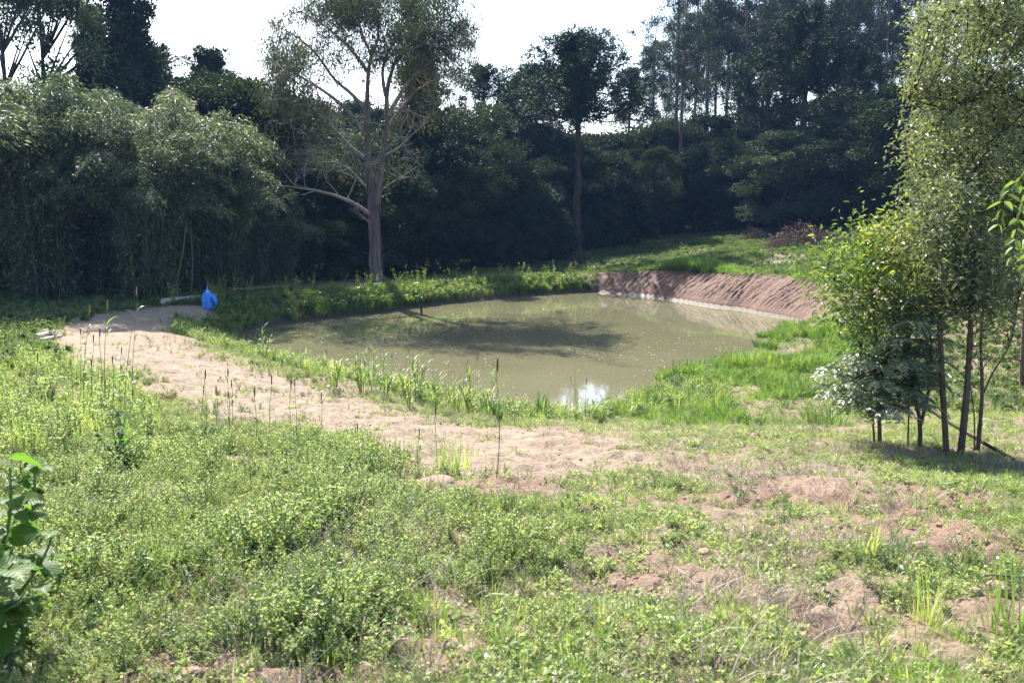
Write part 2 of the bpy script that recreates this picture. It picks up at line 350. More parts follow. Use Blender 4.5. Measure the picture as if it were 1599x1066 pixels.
# ------------------------------------------------------------------ zones (drawn as outlines on the ground)
PATH = worldpoly([(55, 532), (105, 508), (150, 492), (240, 478), (330, 478), (345, 490), (345, 512), (262, 508), (262, 520), (300, 545), (390, 575), (470, 590), (520, 612),
                  (600, 628), (660, 655), (760, 668), (900, 668), (1000, 690), (1080, 715), (1000, 735), (900, 752), (800, 748), (700, 760), (620, 740), (545, 718), (500, 690),
                  (430, 668), (330, 652), (262, 640), (235, 610), (170, 580), (90, 560)])
WETZ = worldpoly([(960, 640), (1010, 612), (1060, 588), (1130, 566), (1190, 548), (1150, 522), (1190, 500), (1300, 508), (1360, 545), (1370, 640), (1260, 668), (1060, 668)])
BARE = [worldpoly(a) for a in (
    [(1230, 850), (1290, 810), (1400, 790), (1560, 830), (1599, 860), (1599, 880), (1500, 890), (1400, 868), (1260, 862)],
    [(815, 905), (900, 880), (1000, 868), (1060, 890), (1080, 920), (960, 930), (850, 925)],
    [(215, 1075), (250, 1022), (380, 1012), (470, 1030), (560, 1022), (640, 985), (760, 1010), (770, 1080), (400, 1095)],
    [(1370, 1000), (1420, 940), (1500, 905), (1599, 900), (1599, 960), (1500, 975), (1420, 985)],
    [(655, 925), (680, 860), (715, 835), (740, 850), (710, 920), (690, 950)],
    [(1210, 1000), (1250, 930), (1330, 930), (1340, 970), (1260, 1020)],
    [(1090, 790), (1120, 755), (1240, 745), (1420, 760), (1540, 775), (1500, 800), (1300, 790)],
    [(560, 770), (620, 745), (860, 745), (870, 780), (700, 790)])]
CLAYLINE = np.array([on_plane(u, v, 0)[:2] for u, v in [(905, 455), (925, 455), (1000, 461), (1080, 474), (1170, 486), (1240, 498), (1290, 506), (1340, 514)]])
def zones(X, Y):
    am = np.clip(.11 * np.abs(Y), .2, 1.3); wx = X + (fbm(X * 1.4, Y * 1.4, 21) - .5) * am; wy = Y + (fbm(X * 1.4, Y * 1.4, 31) - .5) * am
    def soft(P, r): 
        d = pdist(wx, wy, P); return sstep(-r, r, np.where(inside(wx, wy, P), d, -d))
    path = soft(PATH, .75); path = np.clip(path - .55 * sstep(.5, .72, fbm(X * 1.5, Y * 2.2, 23)) * (1 - sstep(.8, 1, path)) - .25 * sstep(.55, .7, fbm(X * 2.5, Y * 2.5, 29)), 0, 1)
    bare = np.zeros(X.shape)
    for b in BARE: bare = np.maximum(bare, soft(b, .22))
    sd_ = sdist(X, Y); wetz = soft(WETZ, .4) 
    return path, bare, wetz, sd_
# ------------------------------------------------------------------ ground sheet
na, nr = 640, 560
ang = np.linspace(R(-56), R(56), na); rad = np.concatenate([[.8], np.geomspace(1.6, 130, nr - 10), np.geomspace(150, 900, 9)])
RR, AA = np.meshgrid(rad, ang, indexing='ij'); GX, GY = RR * np.sin(AA), RR * np.cos(AA)
GZ = ground_z(GX.ravel(), GY.ravel()).reshape(GX.shape)
pth, bare, wetz, sdp = zones(GX.ravel(), GY.ravel())
GZ = GZ + (bare * .12 * (fbm(GX.ravel() * 6, GY.ravel() * 6, 44) - .5)).reshape(GX.shape)
GZ = GZ + ((pth * (1 - sstep(20, 30, np.hypot(GX, GY).ravel()))) * .18 * (fbm(GX.ravel() * 1.3 + GY.ravel() * .8, GY.ravel() * 4, 40) - .5)).reshape(GX.shape)
def ground_obj(name, mask, kind='structure'):
    i = (np.arange(nr - 0)[:-1, None] * na + np.arange(na - 1)[None]).ravel(); F = np.stack([i, i + 1, i + na + 1, i + na], -1)[mask]
    used = np.unique(F); mp = np.full(nr * na, -1); mp[used] = np.arange(len(used))
    mb = MB(); V = np.stack([GX.ravel(), GY.ravel(), GZ.ravel()], 1); mb.add(V[used], mp[F]); me = mb.mesh(name, M['ground'], True)
    dd = np.hypot(V[:, 0], V[:, 1])
    veg = np.clip(1 - pth - bare * .8, 0, 1); wet = sstep(.9, .15, np.maximum(sdp, 0)) * (1 - .6 * pth)
    for nm, a in (('path', pth), ('veg', veg), ('wet', wet)):
        x = me.attributes.new(nm, 'FLOAT', 'POINT'); x.data.foreach_set('value', a[used].astype(np.float32))
    o = link(name, me); o['kind'] = kind; return o
nr = len(rad)
quad_p = pth.reshape(nr, na)[:-1, :-1].ravel() > .5
ground_obj('ground', ~quad_p); ground_obj('path', quad_p)
# ground behind and beside the camera, so the sheet goes on all round
mb = MB(); a2 = np.linspace(R(56), R(304), 60); r2 = rad
R2, A2 = np.meshgrid(r2, a2, indexing='ij'); X2, Y2 = (R2 * np.sin(A2)).ravel(), (R2 * np.cos(A2)).ravel(); Z2 = ground_z(X2, Y2)
i = (np.arange(len(r2) - 1)[:, None] * 60 + np.arange(59)[None]).ravel(); mb.add(np.stack([X2, Y2, Z2], 1), np.stack([i, i + 1, i + 61, i + 60], -1))
ac = np.linspace(0, 2 * np.pi, 24, endpoint=False); mb.add(np.c_[np.sin(ac) * .85, np.cos(ac) * .85, np.full(24, ground_z(np.zeros(1), np.zeros(1))[0])], [[k, (k + 1) % 24, (k + 2) % 24] for k in range(0, 24, 2)])
me = mb.mesh('ground', M['ground'], True)
for nm, val in (('path', 0.), ('veg', .9), ('wet', 0.)):
    x = me.attributes.new(nm, 'FLOAT', 'POINT'); x.data.foreach_set('value', np.full(len(me.vertices), val, np.float32))
link('ground', me)['kind'] = 'structure'

# ------------------------------------------------------------------ water
m, n, out = newmat('murky_water'); p = n.nodes.new('ShaderNodeBsdfPrincipled'); geo = n.nodes.new('ShaderNodeNewGeometry')
nn = noise(n, .35, 4, geo.outputs['Position']); n.links.new(mixc(n, ramp(n, nn, .3, .7), (.13, .124, .068), (.152, .146, .085)), p.inputs['Base Color'])
p.inputs['Roughness'].default_value = .04; p.inputs['IOR'].default_value = 1.33
mp = n.nodes.new('ShaderNodeMapping'); mp.inputs['Scale'].default_value = (1, .5, 1); n.links.new(geo.outputs['Position'], mp.inputs[0])
b1 = n.nodes.new('ShaderNodeBump'); b1.inputs['Strength'].default_value = .09; b1.inputs['Distance'].default_value = .02; n.links.new(noise(n, 2.4, 3, mp.outputs[0]), b1.inputs['Height'])
n.links.new(b1.outputs[0], p.inputs['Normal']); n.links.new(p.outputs[0], out.inputs[0]); M['water'] = m
c0 = PF.mean(0); ring = c0 + (PF - c0) * 1.05; mb = MB(); V = np.c_[np.vstack([ring, c0]), np.zeros(len(ring) + 1)]
mb.add(V, [[k, (k + 1) % len(ring), len(ring)] for k in range(len(ring))]); wo = link('pond_water', mb.mesh('pond_water', M['water'])); wo['kind'] = 'structure'

# ------------------------------------------------------------------ clay bank with furrows
CL = resample(CLAYLINE, 640, False)
for _ in range(3): CL = CL - sdist(CL[:, 0], CL[:, 1])[:, None] * unit(CL - PF.mean(0))
for _ in range(6): CL[1:-1] = (CL[:-2] + CL[1:-1] + CL[2:]) / 3
Tn = unit(np.gradient(CL, axis=0)); Nn = np.c_[-Tn[:, 1], Tn[:, 0]]
if (Nn @ np.array([0, 1])).mean() < 0: Nn = -Nn
for _ in range(30): Nn[1:-1] = (Nn[:-2] + Nn[2:]) / 2
sl = np.r_[0, np.cumsum(np.linalg.norm(np.diff(CL, axis=0), axis=1))]; nt_ = 34; tt = np.linspace(-.15, 2.25, nt_)
BX = CL[:, 0][:, None] + Nn[:, 0][:, None] * tt; BY = CL[:, 1][:, None] + Nn[:, 1][:, None] * tt; BZ = ground_z(BX.ravel(), BY.ravel()).reshape(BX.shape)
ph = (sl[:, None] - tt * .1 + .2 * fbm(sl[:, None] * .9 + 0 * tt, tt * 1.1, 77) + .05 * fbm(sl[:, None] * 5 + 0 * tt, tt * 5, 76)) / .34
g_ = np.abs((ph % 1) - .5) * 2; rid = np.sqrt(np.clip(1 - (g_) ** 2, 0, 1)) * (.15 + 1.3 * fbm(ph * .8, tt * 2 + 0 * ph, 78))
clod = fbm(sl[:, None] * 9 + 0 * tt, tt * 9 + 0 * ph, 79)
env = sstep(.12, .4, tt) * sstep(2.2, 1.8, tt)
BZ = BZ + .035 + env * (.10 * rid + .13 * (clod - .4)) - (tt < 0) * .15
endf = sstep(0, .015, np.linspace(0, 1, len(sl)))[:, None]; BZ = BZ - (1 - endf) * .12
mb = MB(); ii = (np.arange(len(sl) - 1)[:, None] * nt_ + np.arange(nt_ - 1)[None]).ravel()
mb.add(np.stack([BX.ravel(), BY.ravel(), BZ.ravel()], 1), np.stack([ii, ii + nt_, ii + nt_ + 1, ii + 1], -1), (.5 + .5 * (np.broadcast_to(rid, BX.shape) - .5) * 0 + 0 * BX).ravel())
m, n, out = newmat('furrowed_clay'); p = n.nodes.new('ShaderNodeBsdfPrincipled'); geo = n.nodes.new('ShaderNodeNewGeometry')
n1 = noise(n, .6, 4, geo.outputs['Position']); n2 = noise(n, 7, 6, geo.outputs['Position'], .7)
c_ = mixc(n, ramp(n, n1, .4, .62), (.085, .036, .022), (.11, .055, .036)); c_ = mixc(n, ramp(n, n2, .35, .7), c_, (.14, .072, .040))
sp = n.nodes.new('ShaderNodeSeparateXYZ'); n.links.new(geo.outputs['Position'], sp.inputs[0])
lo = mixc(n, ramp(n, n2, .3, .6), (.10, .07, .055), (.19, .15, .12)); c_ = mixc(n, ramp(n, sp.outputs[2], .06, .03), c_, lo)
n.links.new(c_, p.inputs['Base Color']); p.inputs['Roughness'].default_value = .85
b1 = n.nodes.new('ShaderNodeBump'); b1.inputs['Strength'].default_value = .8; b1.inputs['Distance'].default_value = .08; n.links.new(n2, b1.inputs['Height']); n.links.new(b1.outputs[0], p.inputs['Normal']); n.links.new(p.outputs[0], out.inputs[0])
o = link('clay_bank', mb.mesh('clay_bank', m, True)); tag(o, None, None, None, 'structure')

# ------------------------------------------------------------------ scattered ground cover
def protoset(name, meshes):
    c = bpy.data.collections.new(name)
    for k, me in enumerate(meshes): c.objects.link(bpy.data.objects.new('%s_sprig_%02d' % (name, k), me))
    return c
def scatter(name, coll, P, sc, label, cat, tiltamt=.15, idx=None):
    n_ = len(P); me = bpy.data.meshes.new(name); me.vertices.add(n_); me.vertices.foreach_set('co', P.ravel().astype(np.float32))
    rot = np.stack([rng.normal(0, tiltamt, n_), rng.normal(0, tiltamt, n_), rng.uniform(0, 6.283, n_)], 1)
    k = len(coll.objects)
    a = me.attributes.new('rot', 'FLOAT_VECTOR', 'POINT'); a.data.foreach_set('vector', rot.ravel().astype(np.float32))
    a = me.attributes.new('scl', 'FLOAT', 'POINT'); a.data.foreach_set('value', np.broadcast_to(sc, n_).astype(np.float32))
    a = me.attributes.new('idx', 'INT', 'POINT'); a.data.foreach_set('value', (rng.integers(0, k, n_) if idx is None else np.clip(idx * k, 0, k - 1).astype(int)).astype(np.int32))
    o = link(name, me); tag(o, label, cat, None, 'stuff')
    g = bpy.data.node_groups.new(name, 'GeometryNodeTree'); g.interface.new_socket('Geometry', in_out='INPUT', socket_type='NodeSocketGeometry'); g.interface.new_socket('Geometry', in_out='OUTPUT', socket_type='NodeSocketGeometry')
    gi, go = g.nodes.new('NodeGroupInput'), g.nodes.new('NodeGroupOutput'); ci = g.nodes.new('GeometryNodeCollectionInfo'); ci.inputs[0].default_value = coll
    ci.inputs['Separate Children'].default_value = True; ci.inputs['Reset Children'].default_value = True
    ip = g.nodes.new('GeometryNodeInstanceOnPoints'); ip.inputs['Pick Instance'].default_value = True
    def na_(nm, t):
        x = g.nodes.new('GeometryNodeInputNamedAttribute'); x.data_type = t; x.inputs[0].default_value = nm; return [s for s in x.outputs if s.enabled][0]
    g.links.new(gi.outputs[0], ip.inputs['Points']); g.links.new(ci.outputs[0], ip.inputs['Instance']); g.links.new(na_('idx', 'INT'), ip.inputs['Instance Index'])
    g.links.new(na_('rot', 'FLOAT_VECTOR'), ip.inputs['Rotation']); g.links.new(na_('scl', 'FLOAT'), ip.inputs['Scale']); g.links.new(ip.outputs[0], go.inputs[0])
    md = o.modifiers.new('scatter', 'NODES'); md.node_group = g; return o
def herb(h, n_st, leaf, nl, mat, width=.62, spread=.6, drp=.2):
    mb = MB()
    for _ in range(n_st):
        az = rng.uniform(0, 6.28); ln = rng.uniform(.1, spread); hh = h * rng.uniform(.55, 1.1); t = np.linspace(0, 1, 4)
        b = rng.normal(0, .02, 2); st = np.stack([b[0] + np.cos(az) * ln * hh * t ** 1.4, b[1] + np.sin(az) * ln * hh * t ** 1.4, hh * t - .02], 1)
        tube(mb, st, np.linspace(.0022, .0012, 4) * (h / .2 + .4), 3, .3)
        q = rng.uniform(.15, 1, nl) ** .8; pos = np.stack([np.interp(q, t, st[:, k]) for k in range(3)], 1); a = rng.uniform(0, 6.28, nl)
        D = np.stack([np.cos(a), np.sin(a), rng.uniform(-.1, .9, nl)], 1)
        leaves(mb, pos, D, leaf * rng.uniform(.6, 1.2, nl), leaf * width * rng.uniform(.7, 1.1, nl), .15, h > .12, None, drp)
    return mb.mesh('herb', mat)
def tuft(h, nb, wd, mat, lean=(.1, .9), rad_=.04, seg=3):
    mb = MB(); a = rng.uniform(0, 6.28, nb); r = rad_ * np.sqrt(rng.random(nb)); P = np.stack([np.cos(a) * r, np.sin(a) * r, np.full(nb, -.015)], 1)
    blades(mb, P, a + rng.normal(0, .6, nb), h * rng.uniform(.45, 1.1, nb), rng.uniform(*lean, nb), wd * rng.uniform(.6, 1.2, nb), seg, 1.1)
    return mb.mesh('tuft', mat)
herbs = protoset('herb', [tuft(.12, 14, .003, M['straw'], (.5, 1.6), .08), herb(.2, 9, .012, 18, M['herb'], .35)] + [herb(.15, 9, .016, 15, M['herb'], .5) for _ in range(4)] + [herb(.21, 8, .021, 16, M['herb'], .45) for _ in range(5)] + [herb(.19, 6, .03, 10, M['herb_dark'], .5) for _ in range(2)] + [tuft(.2, 20, .0045, M['dry'], (.2, 1.4), .08), herb(.2, 7, .014, 16, M['herb'], .35)])
lowherbs = protoset('low_herb', [herb(.06, 9, .014, 9, M['herb'], .6, 1.3) for _ in range(5)] + [tuft(.07, 18, .0035, M['grass'], (.3, 1.3), .06) for _ in range(4)] + [herb(.06, 6, .024, 6, M['herb'], .8, 1.2)] + [tuft(.07, 14, .003, M['dry'], (.8, 1.6), .07)])
tufts = protoset('grass_tuft', [tuft(.15, 24, .0055, M['grass'], (.1, 1.1)) for _ in range(4)] + [tuft(.11, 24, .004, M['grass'], (.3, 1.4), .06) for _ in range(4)])
drys = protoset('dry_tuft', [tuft(.26, 9, .0028, M['straw'], (.2, 1.7), .07, 4) for _ in range(3)] + [tuft(.16, 16, .004, M['dry'], (.9, 1.7), .08) for _ in range(4)])
marsh = protoset('marsh_tuft', [tuft(.3, 46, .007, M['wet_grass'], (.1, 1.1), .12) for _ in range(4)] + [herb(.26, 8, .035, 12, M['wet_grass'], .35, .7) for _ in range(4)])
banks = protoset('bank_weed', [tuft(.5, 30, .02, M['bank_grass'], (.1, .9), .14) for _ in range(3)] + [herb(.5, 6, .09, 14, M['bank_grass'], .5, .6) for _ in range(4)] + [herb(.55, 5, .11, 12, M['herb_dark'], .55, .5) for _ in range(2)])
M['slope'] = leafmat('slope_leaf', (.08, .13, .04), (.14, .20, .07), (.2, .17, .09), .55, .35, .25)
slopes = protoset('slope_grass', [tuft(.22, 26, .02, M['slope'], (.2, 1.3), .2, 2) for _ in range(3)] + [herb(.2, 7, .09, 8, M['slope'], .7, 1.2) for _ in range(3)] + [tuft(.3, 26, .022, M['slope'], (.2, 1.2), .2, 2) for _ in range(2)])

def sample(n_, dmin, dmax, half=.66, power=1.0):          # points over the ground in view and a little beside it
    d = dmin * (dmax / dmin) ** rng.random(n_) if power == 0 else (dmin ** (2 - power) + rng.random(n_) * (dmax ** (2 - power) - dmin ** (2 - power))) ** (1 / (2 - power))
    return rng.uniform(-half, half, n_) * d, d
def with_z(X, Y, dz=0): return np.stack([X, Y, ground_z(X, Y) + dz], 1)
def leftish(X, Y): return sstep(.12, -.16, X / np.maximum(Y, 1))
# dense herbs
X, Y = sample(130000, 2.2, 24, 1.2, .9)
pt, br, wz, sdd = zones(X, Y); nz = fbm(X * .9, Y * .9, 51); nf = fbm(X * 3, Y * 3, 55)
lf = leftish(X, Y); far = sstep(10, 18, Y)
cover = np.clip((.08 + .74 * lf) + (nz - .5) * 3.0 + (nf - .5) * 1.2, 0, 1) * (1 - pt) * (1 - br * .97) * (sdd > .35) * (1 - wz * .6)
keep = rng.random(len(X)) < cover * .72
n2_ = fbm(X * 1.6, Y * 1.6, 58); hsc = (.38 + .35 * lf + 2.3 * np.clip(n2_ - .47, 0, 1) * (.5 + .6 * lf)) * rng.uniform(.6, 1.3, len(X)) * (1 - .35 * sstep(8, 11, Y)) * (.5 + .5 * sstep(3.0, 4.4, Y))
scatter('weeds', herbs, with_z(X[keep], Y[keep]), np.clip(hsc[keep], .25, 1.9), 'bright green low weeds carpeting the sunny foreground', 'weeds', .15, (fbm(X * .9, Y * .9, 131)[keep] - .5) * 2.2 + .45 + rng.normal(0, .16, keep.sum()))
X, Y = sample(155000, 2.2, 22, 1.2, .9)
pt, br, wz, sdd = zones(X, Y); nz = fbm(X * 1.3, Y * 1.3, 61); nf = fbm(X * 5, Y * 5, 65)
cover = np.clip(.50 + (nz - .5) * 2.2 + (nf - .5) * 2.2, 0, 1) * (1 - pt * .95) * (1 - br * .88) * (sdd > .2)
keep = rng.random(len(X)) < cover * .75
scatter('ground_cover', lowherbs, with_z(X[keep], Y[keep]), rng.uniform(.6, 1.5, keep.sum()), 'short creeping green ground cover between the bare soil patches', 'ground cover')
X, Y = sample(54000, 2.2, 22, 1.2, .9)
pt, br, wz, sdd = zones(X, Y); nz = fbm(X * .7 + 9, Y * .7, 71)
keep = (rng.random(len(X)) < np.clip((nz - .45) * 2.6, 0, 1) * (1 - pt * .96) * (1 - br * .8)) & (sdd > .1)
scatter('grass_tufts', tufts, with_z(X[keep], Y[keep]), rng.uniform(.35, .9, keep.sum()), 'small tufts of grass blades among the foreground weeds', 'grass')
X, Y = sample(54000, 2.2, 18, 1.2, .9)
pt, br, wz, sdd = zones(X, Y); nz = fbm(X * 1.1 + 5, Y * 1.1, 81)
keep = (rng.random(len(X)) < np.clip((nz - .5) * 2.5, 0, 1) * (.6 * (1 - pt) + .1) * (1 - .3 * br)) & (sdd > .3)
scatter('dry_grass', drys, with_z(X[keep], Y[keep], .005), rng.uniform(.5, 1.3, keep.sum()), 'straw coloured dead grass lying over the reddish soil', 'dry grass', .3)
# marsh grass on the right shore
X = rng.uniform(0, 18, 42000); Y = rng.uniform(13, 34, 42000)
pt, br, wz, sdd = zones(X, Y); nz = fbm(X * .8, Y * .8, 91)
keep = (rng.random(len(X)) < wz * np.clip(.25 + (nz - .35) * 2.2, .1, 1)) & (sdd > -.5 + .9 * (fbm(X * 2, Y * 2, 93) - .5))
zz = with_z(X[keep], Y[keep]); zz[:, 2] = np.maximum(zz[:, 2], -.02)
scatter('marsh_grass', marsh, zz, (.32 + 2.0 * np.clip(nz[keep] - .42, 0, 1) + .5 * (fbm(X[keep] * 2.6, Y[keep] * 2.6, 92) > .56)) * rng.uniform(.6, 1.3, keep.sum()), 'vivid green soft grass spreading over the right pond shore', 'marsh grass')
# water's edge plants on the near side
X = rng.uniform(-12, 5, 16000); Y = rng.uniform(12, 34, 16000); pt, br, wz, sdd = zones(X, Y); nz = fbm(X * .9, Y * .9, 95)
keep = (sdd > -.25) & (sdd < 1.7 + (nz - .5) * 1.4) & (rng.random(len(X)) < .75) & (pt < .55) & (Y < 30)
scatter('shore_grass', protoset('shore', [tuft(.34, 30, .009, M['grass'], (.1, 1.1), .1) for _ in range(4)] + [herb(.34, 7, .04, 14, M['herb'], .45, .6) for _ in range(4)] + [herb(.3, 6, .05, 11, M['herb_dark'], .5, .6) for _ in range(2)]), with_z(X[keep], Y[keep]), rng.uniform(.5, 1.15, keep.sum()), 'light green grass fringing the near side of the pond', 'shore grass')
# far bank weeds
X = rng.uniform(-18, 8, 75000); Y = rng.uniform(24, 54, 75000); pt, br, wz, sdd = zones(X, Y); nz = fbm(X * .6, Y * .6, 97)
farside = (Y > 31 + (X + 10) * .85 - 2)
cl = pdist(X, Y, resample(CLAYLINE, 30, False), False); keep = (sdd > .05) & (sdd < 2.3 + (nz - .5) * 1.5) & farside & ((cl > 2.0) | (X < 4.6) | (rng.random(len(X)) < .012)) & (rng.random(len(X)) < .5 + (nz - .4)) & (pt < .4)
hs = .55 + .5 * sstep(1.6, .3, sdd[keep]) * nz[keep]
scatter('bank_weeds', banks, with_z(X[keep], Y[keep]), hs * rng.uniform(.6, 1.3, keep.sum()), 'mixed green weeds hanging over the far bank of the pond', 'bank weeds')
# tall weeds poking up along the far bank, and the lush patch by the left stalks
X = rng.uniform(-14, 6, 9000); Y = rng.uniform(26, 54, 9000); sdd = sdist(X, Y); pt, br, wz, _q = zones(X, Y)
keep = (sdd > .5) & (sdd < 2.6) & (Y > 31 + (X + 10) * .85 - 2) & (rng.random(len(X)) < .16) & (pt < .3)
scatter('tall_bank_weeds', protoset('tall', [herb(.85, 3, .09, 16, M['bank_grass'], .35, .35) for _ in range(4)] + [tuft(.9, 9, .018, M['bank_grass'], (.05, .5), .08, 4)]), with_z(X[keep], Y[keep]), rng.uniform(.5, 1.25, keep.sum()), 'taller weeds poking up along the crest of the far bank', 'tall weeds')
TP = worldpoly([(-60, 650), (-10, 575), (60, 560), (110, 575), (190, 600), (262, 650), (250, 700), (120, 715), (-60, 745)]); X = rng.uniform(-12, -2, 9000); Y = rng.uniform(7, 22, 9000); keep = inside(X, Y, TP) & (rng.random(len(X)) < .16 + .5 * (fbm(X * 1.5, Y * 1.5, 121) > .52))
scatter('tall_weeds', protoset('lush', [herb(.42, 6, .04, 18, M['herb'], .45, .45) for _ in range(4)] + [tuft(.5, 20, .007, M['grass'], (.05, .8), .08, 4) for _ in range(2)]), with_z(X[keep], Y[keep]), rng.uniform(.45, 1.15, keep.sum()), 'lush taller weeds around the seed stalks at left', 'tall weeds')
# grass beyond: slope at the back right, and rough cover everywhere else
X = rng.uniform(-6, 40, 60000); Y = rng.uniform(36, 78, 60000); sdd = sdist(X, Y); cl = pdist(X, Y, resample(CLAYLINE, 30, False), False); nz = fbm(X * .35, Y * .8, 99)
keep = (sdd > 1.8) & (cl > 2.2) & (rng.random(len(X)) < np.clip(.25 + (nz - .38) * 4, .05, 1)) & (X > -4 + (Y - 50) * .05)
scatter('slope_grass', slopes, with_z(X[keep], Y[keep]), rng.uniform(.6, 1.3, keep.sum()), 'green grass and creepers on the rising slope behind the clay bank', 'slope grass')
X = rng.uniform(-32, -8, 16000); Y = rng.uniform(17, 50, 16000); pt, br, wz, sdd = zones(X, Y)
keep = (sdd > 1.5) & (pt < .3) & (X < -9.5 - (Y - 20) * .02)
scatter('shade_grass', slopes, with_z(X[keep], Y[keep]), rng.uniform(.6, 1.2, keep.sum()), 'shaded grass at the foot of the bamboo on the left', 'shade grass')
X = rng.uniform(8, 34, 22000); Y = rng.uniform(15, 42, 22000); pt, br, wz, sdd = zones(X, Y); cl = pdist(X, Y, resample(CLAYLINE, 30, False), False)
keep = (sdd > 2.0) & (wz < .5) & (cl > 2.2) & (rng.random(len(X)) < .8)
scatter('meadow_grass', slopes, with_z(X[keep], Y[keep]), rng.uniform(.4, .9, keep.sum()), 'sunny short grass behind the young trees on the right', 'meadow grass')
# rank grass on top of the clay bank
s_ = rng.uniform(.3, 14.5, 2600); bx = np.interp(s_, sl, CL[:, 0]); by = np.interp(s_, sl, CL[:, 1]); nx = np.interp(s_, sl, Nn[:, 0]); ny = np.interp(s_, sl, Nn[:, 1])
off = rng.uniform(1.75, 2.9, len(s_)); X, Y = bx + nx * off, by + ny * off; am = .35 + .8 * np.exp(-((s_ - 5.0) / 2.2) ** 2)
keep = rng.random(len(s_)) < am
scatter('bank_top_grass', protoset('rank', [tuft(.55, 60, .02, M['wet_grass'], (.2, 1.2), .2) for _ in range(3)]), with_z(X[keep], Y[keep], .03), (am * rng.uniform(.6, 1.2, len(am)))[keep], 'rank green grass along the top of the furrowed clay bank', 'rank grass')
# clods and pebbles of soil
def rock(r, seed, sub=2, flat=.65):
    rs = np.random.default_rng(seed); k, j = 8, 6; th = np.linspace(0, np.pi, j); ph_ = np.linspace(0, 2 * np.pi, k, endpoint=False)
    V = np.array([[math.sin(t) * math.cos(q), math.sin(t) * math.sin(q), math.cos(t) * flat] for t in th[1:-1] for q in ph_] + [[0, 0, flat], [0, 0, -flat]]) * r
    V *= 1 + .42 * (rs.random((len(V), 1)) - .5); F = []
    for a in range(j - 3):
        for b in range(k): F.append([a * k + b, (a + 1) * k + b, (a + 1) * k + (b + 1) % k, a * k + (b + 1) % k])
    T3 = [[(j - 2) * k, b, (b + 1) % k] for b in range(k)] + [[(j - 2) * k + 1, (j - 3) * k + (b + 1) % k, (j - 3) * k + b] for b in range(k)]
    return V, F, T3
def rockmesh(r, seed, mat, flat=.65):
    V, F, T3 = rock(r, seed, 2, flat); mb = MB(); mb.add(V, F); mb.F.append(np.c_[np.array(T3), np.full(len(T3), -1)]); mb.M.append(np.zeros(len(T3), int)); return mb.mesh('clod', mat)
clods = protoset('clod', [rockmesh(.02, 100 + k, M['clod']) for k in range(5)])
X, Y = sample(54000, 2.2, 20, 1.2, .9); pt, br, wz, sdd = zones(X, Y); nz = fbm(X * 1.7, Y * 1.7, 105)
keep = (rng.random(len(X)) < np.clip((nz - .42) * 3, 0, 1) * np.clip(.15 + br + pt * .12, 0, 1)) & (sdd > .2)
scatter('soil_crumbs', clods, with_z(X[keep], Y[keep]), rng.uniform(.25, 1.1, keep.sum()) ** 1.5, 'crumbs and small clods of reddish soil on the bare patches', 'soil crumbs', .5)
# floating specks on the water
mb = MB(); X = rng.uniform(-12, 14, 9000); Y = rng.uniform(15, 47, 9000); sdd = sdist(X, Y); nz = fbm(X * .5, Y * .5, 111)
k = (sdd < -.15) & (rng.random(len(X)) < np.clip((nz - .38) * 2.0, .02, 1)); X, Y = X[k], Y[k]; n_ = len(X); a = rng.uniform(0, 6.28, n_)
leaves(mb, np.stack([X, Y, np.full(n_, .008)], 1), np.stack([np.cos(a), np.sin(a), 0 * a], 1), rng.uniform(.02, .09, n_), rng.uniform(.012, .04, n_), .0, False, None, 0, np.zeros(n_))
m = solid('pale_scum', (.35, .33, .24), (.6, .58, .48), 5, .5, 0); tag(link('floating_debris', mb.mesh('floating_debris', m)), 'pale leaf bits and scum specks floating on the pond', 'floating debris', None, 'stuff')
# small water plants at the right margin
mb = MB(); X = rng.uniform(1, 14, 40000); Y = rng.uniform(14, 36, 40000); sdd = sdist(X, Y); q = fbm(X * 1.2, Y * 1.2, 113)
k = (sdd < .3) & (sdd > -1.5 - 1.5 * (q - .5)) & (rng.random(len(X)) < np.clip(.1 + (q - .35) * 2 + sdd * .35, 0, 1) * .8) & (X > 2.6); X, Y = X[k], Y[k]; n_ = len(X); a = rng.uniform(0, 6.28, n_)
leaves(mb, np.stack([X, Y, np.full(n_, .012)], 1), np.stack([np.cos(a), np.sin(a), rng.uniform(0, .5, n_)], 1), rng.uniform(.04, .12, n_), rng.uniform(.02, .05, n_), .1)
tag(link('water_weed', mb.mesh('water_weed', M['bank_grass'])), 'small leaved water weed floating along the right margin of the pond', 'water weed', None, 'stuff')

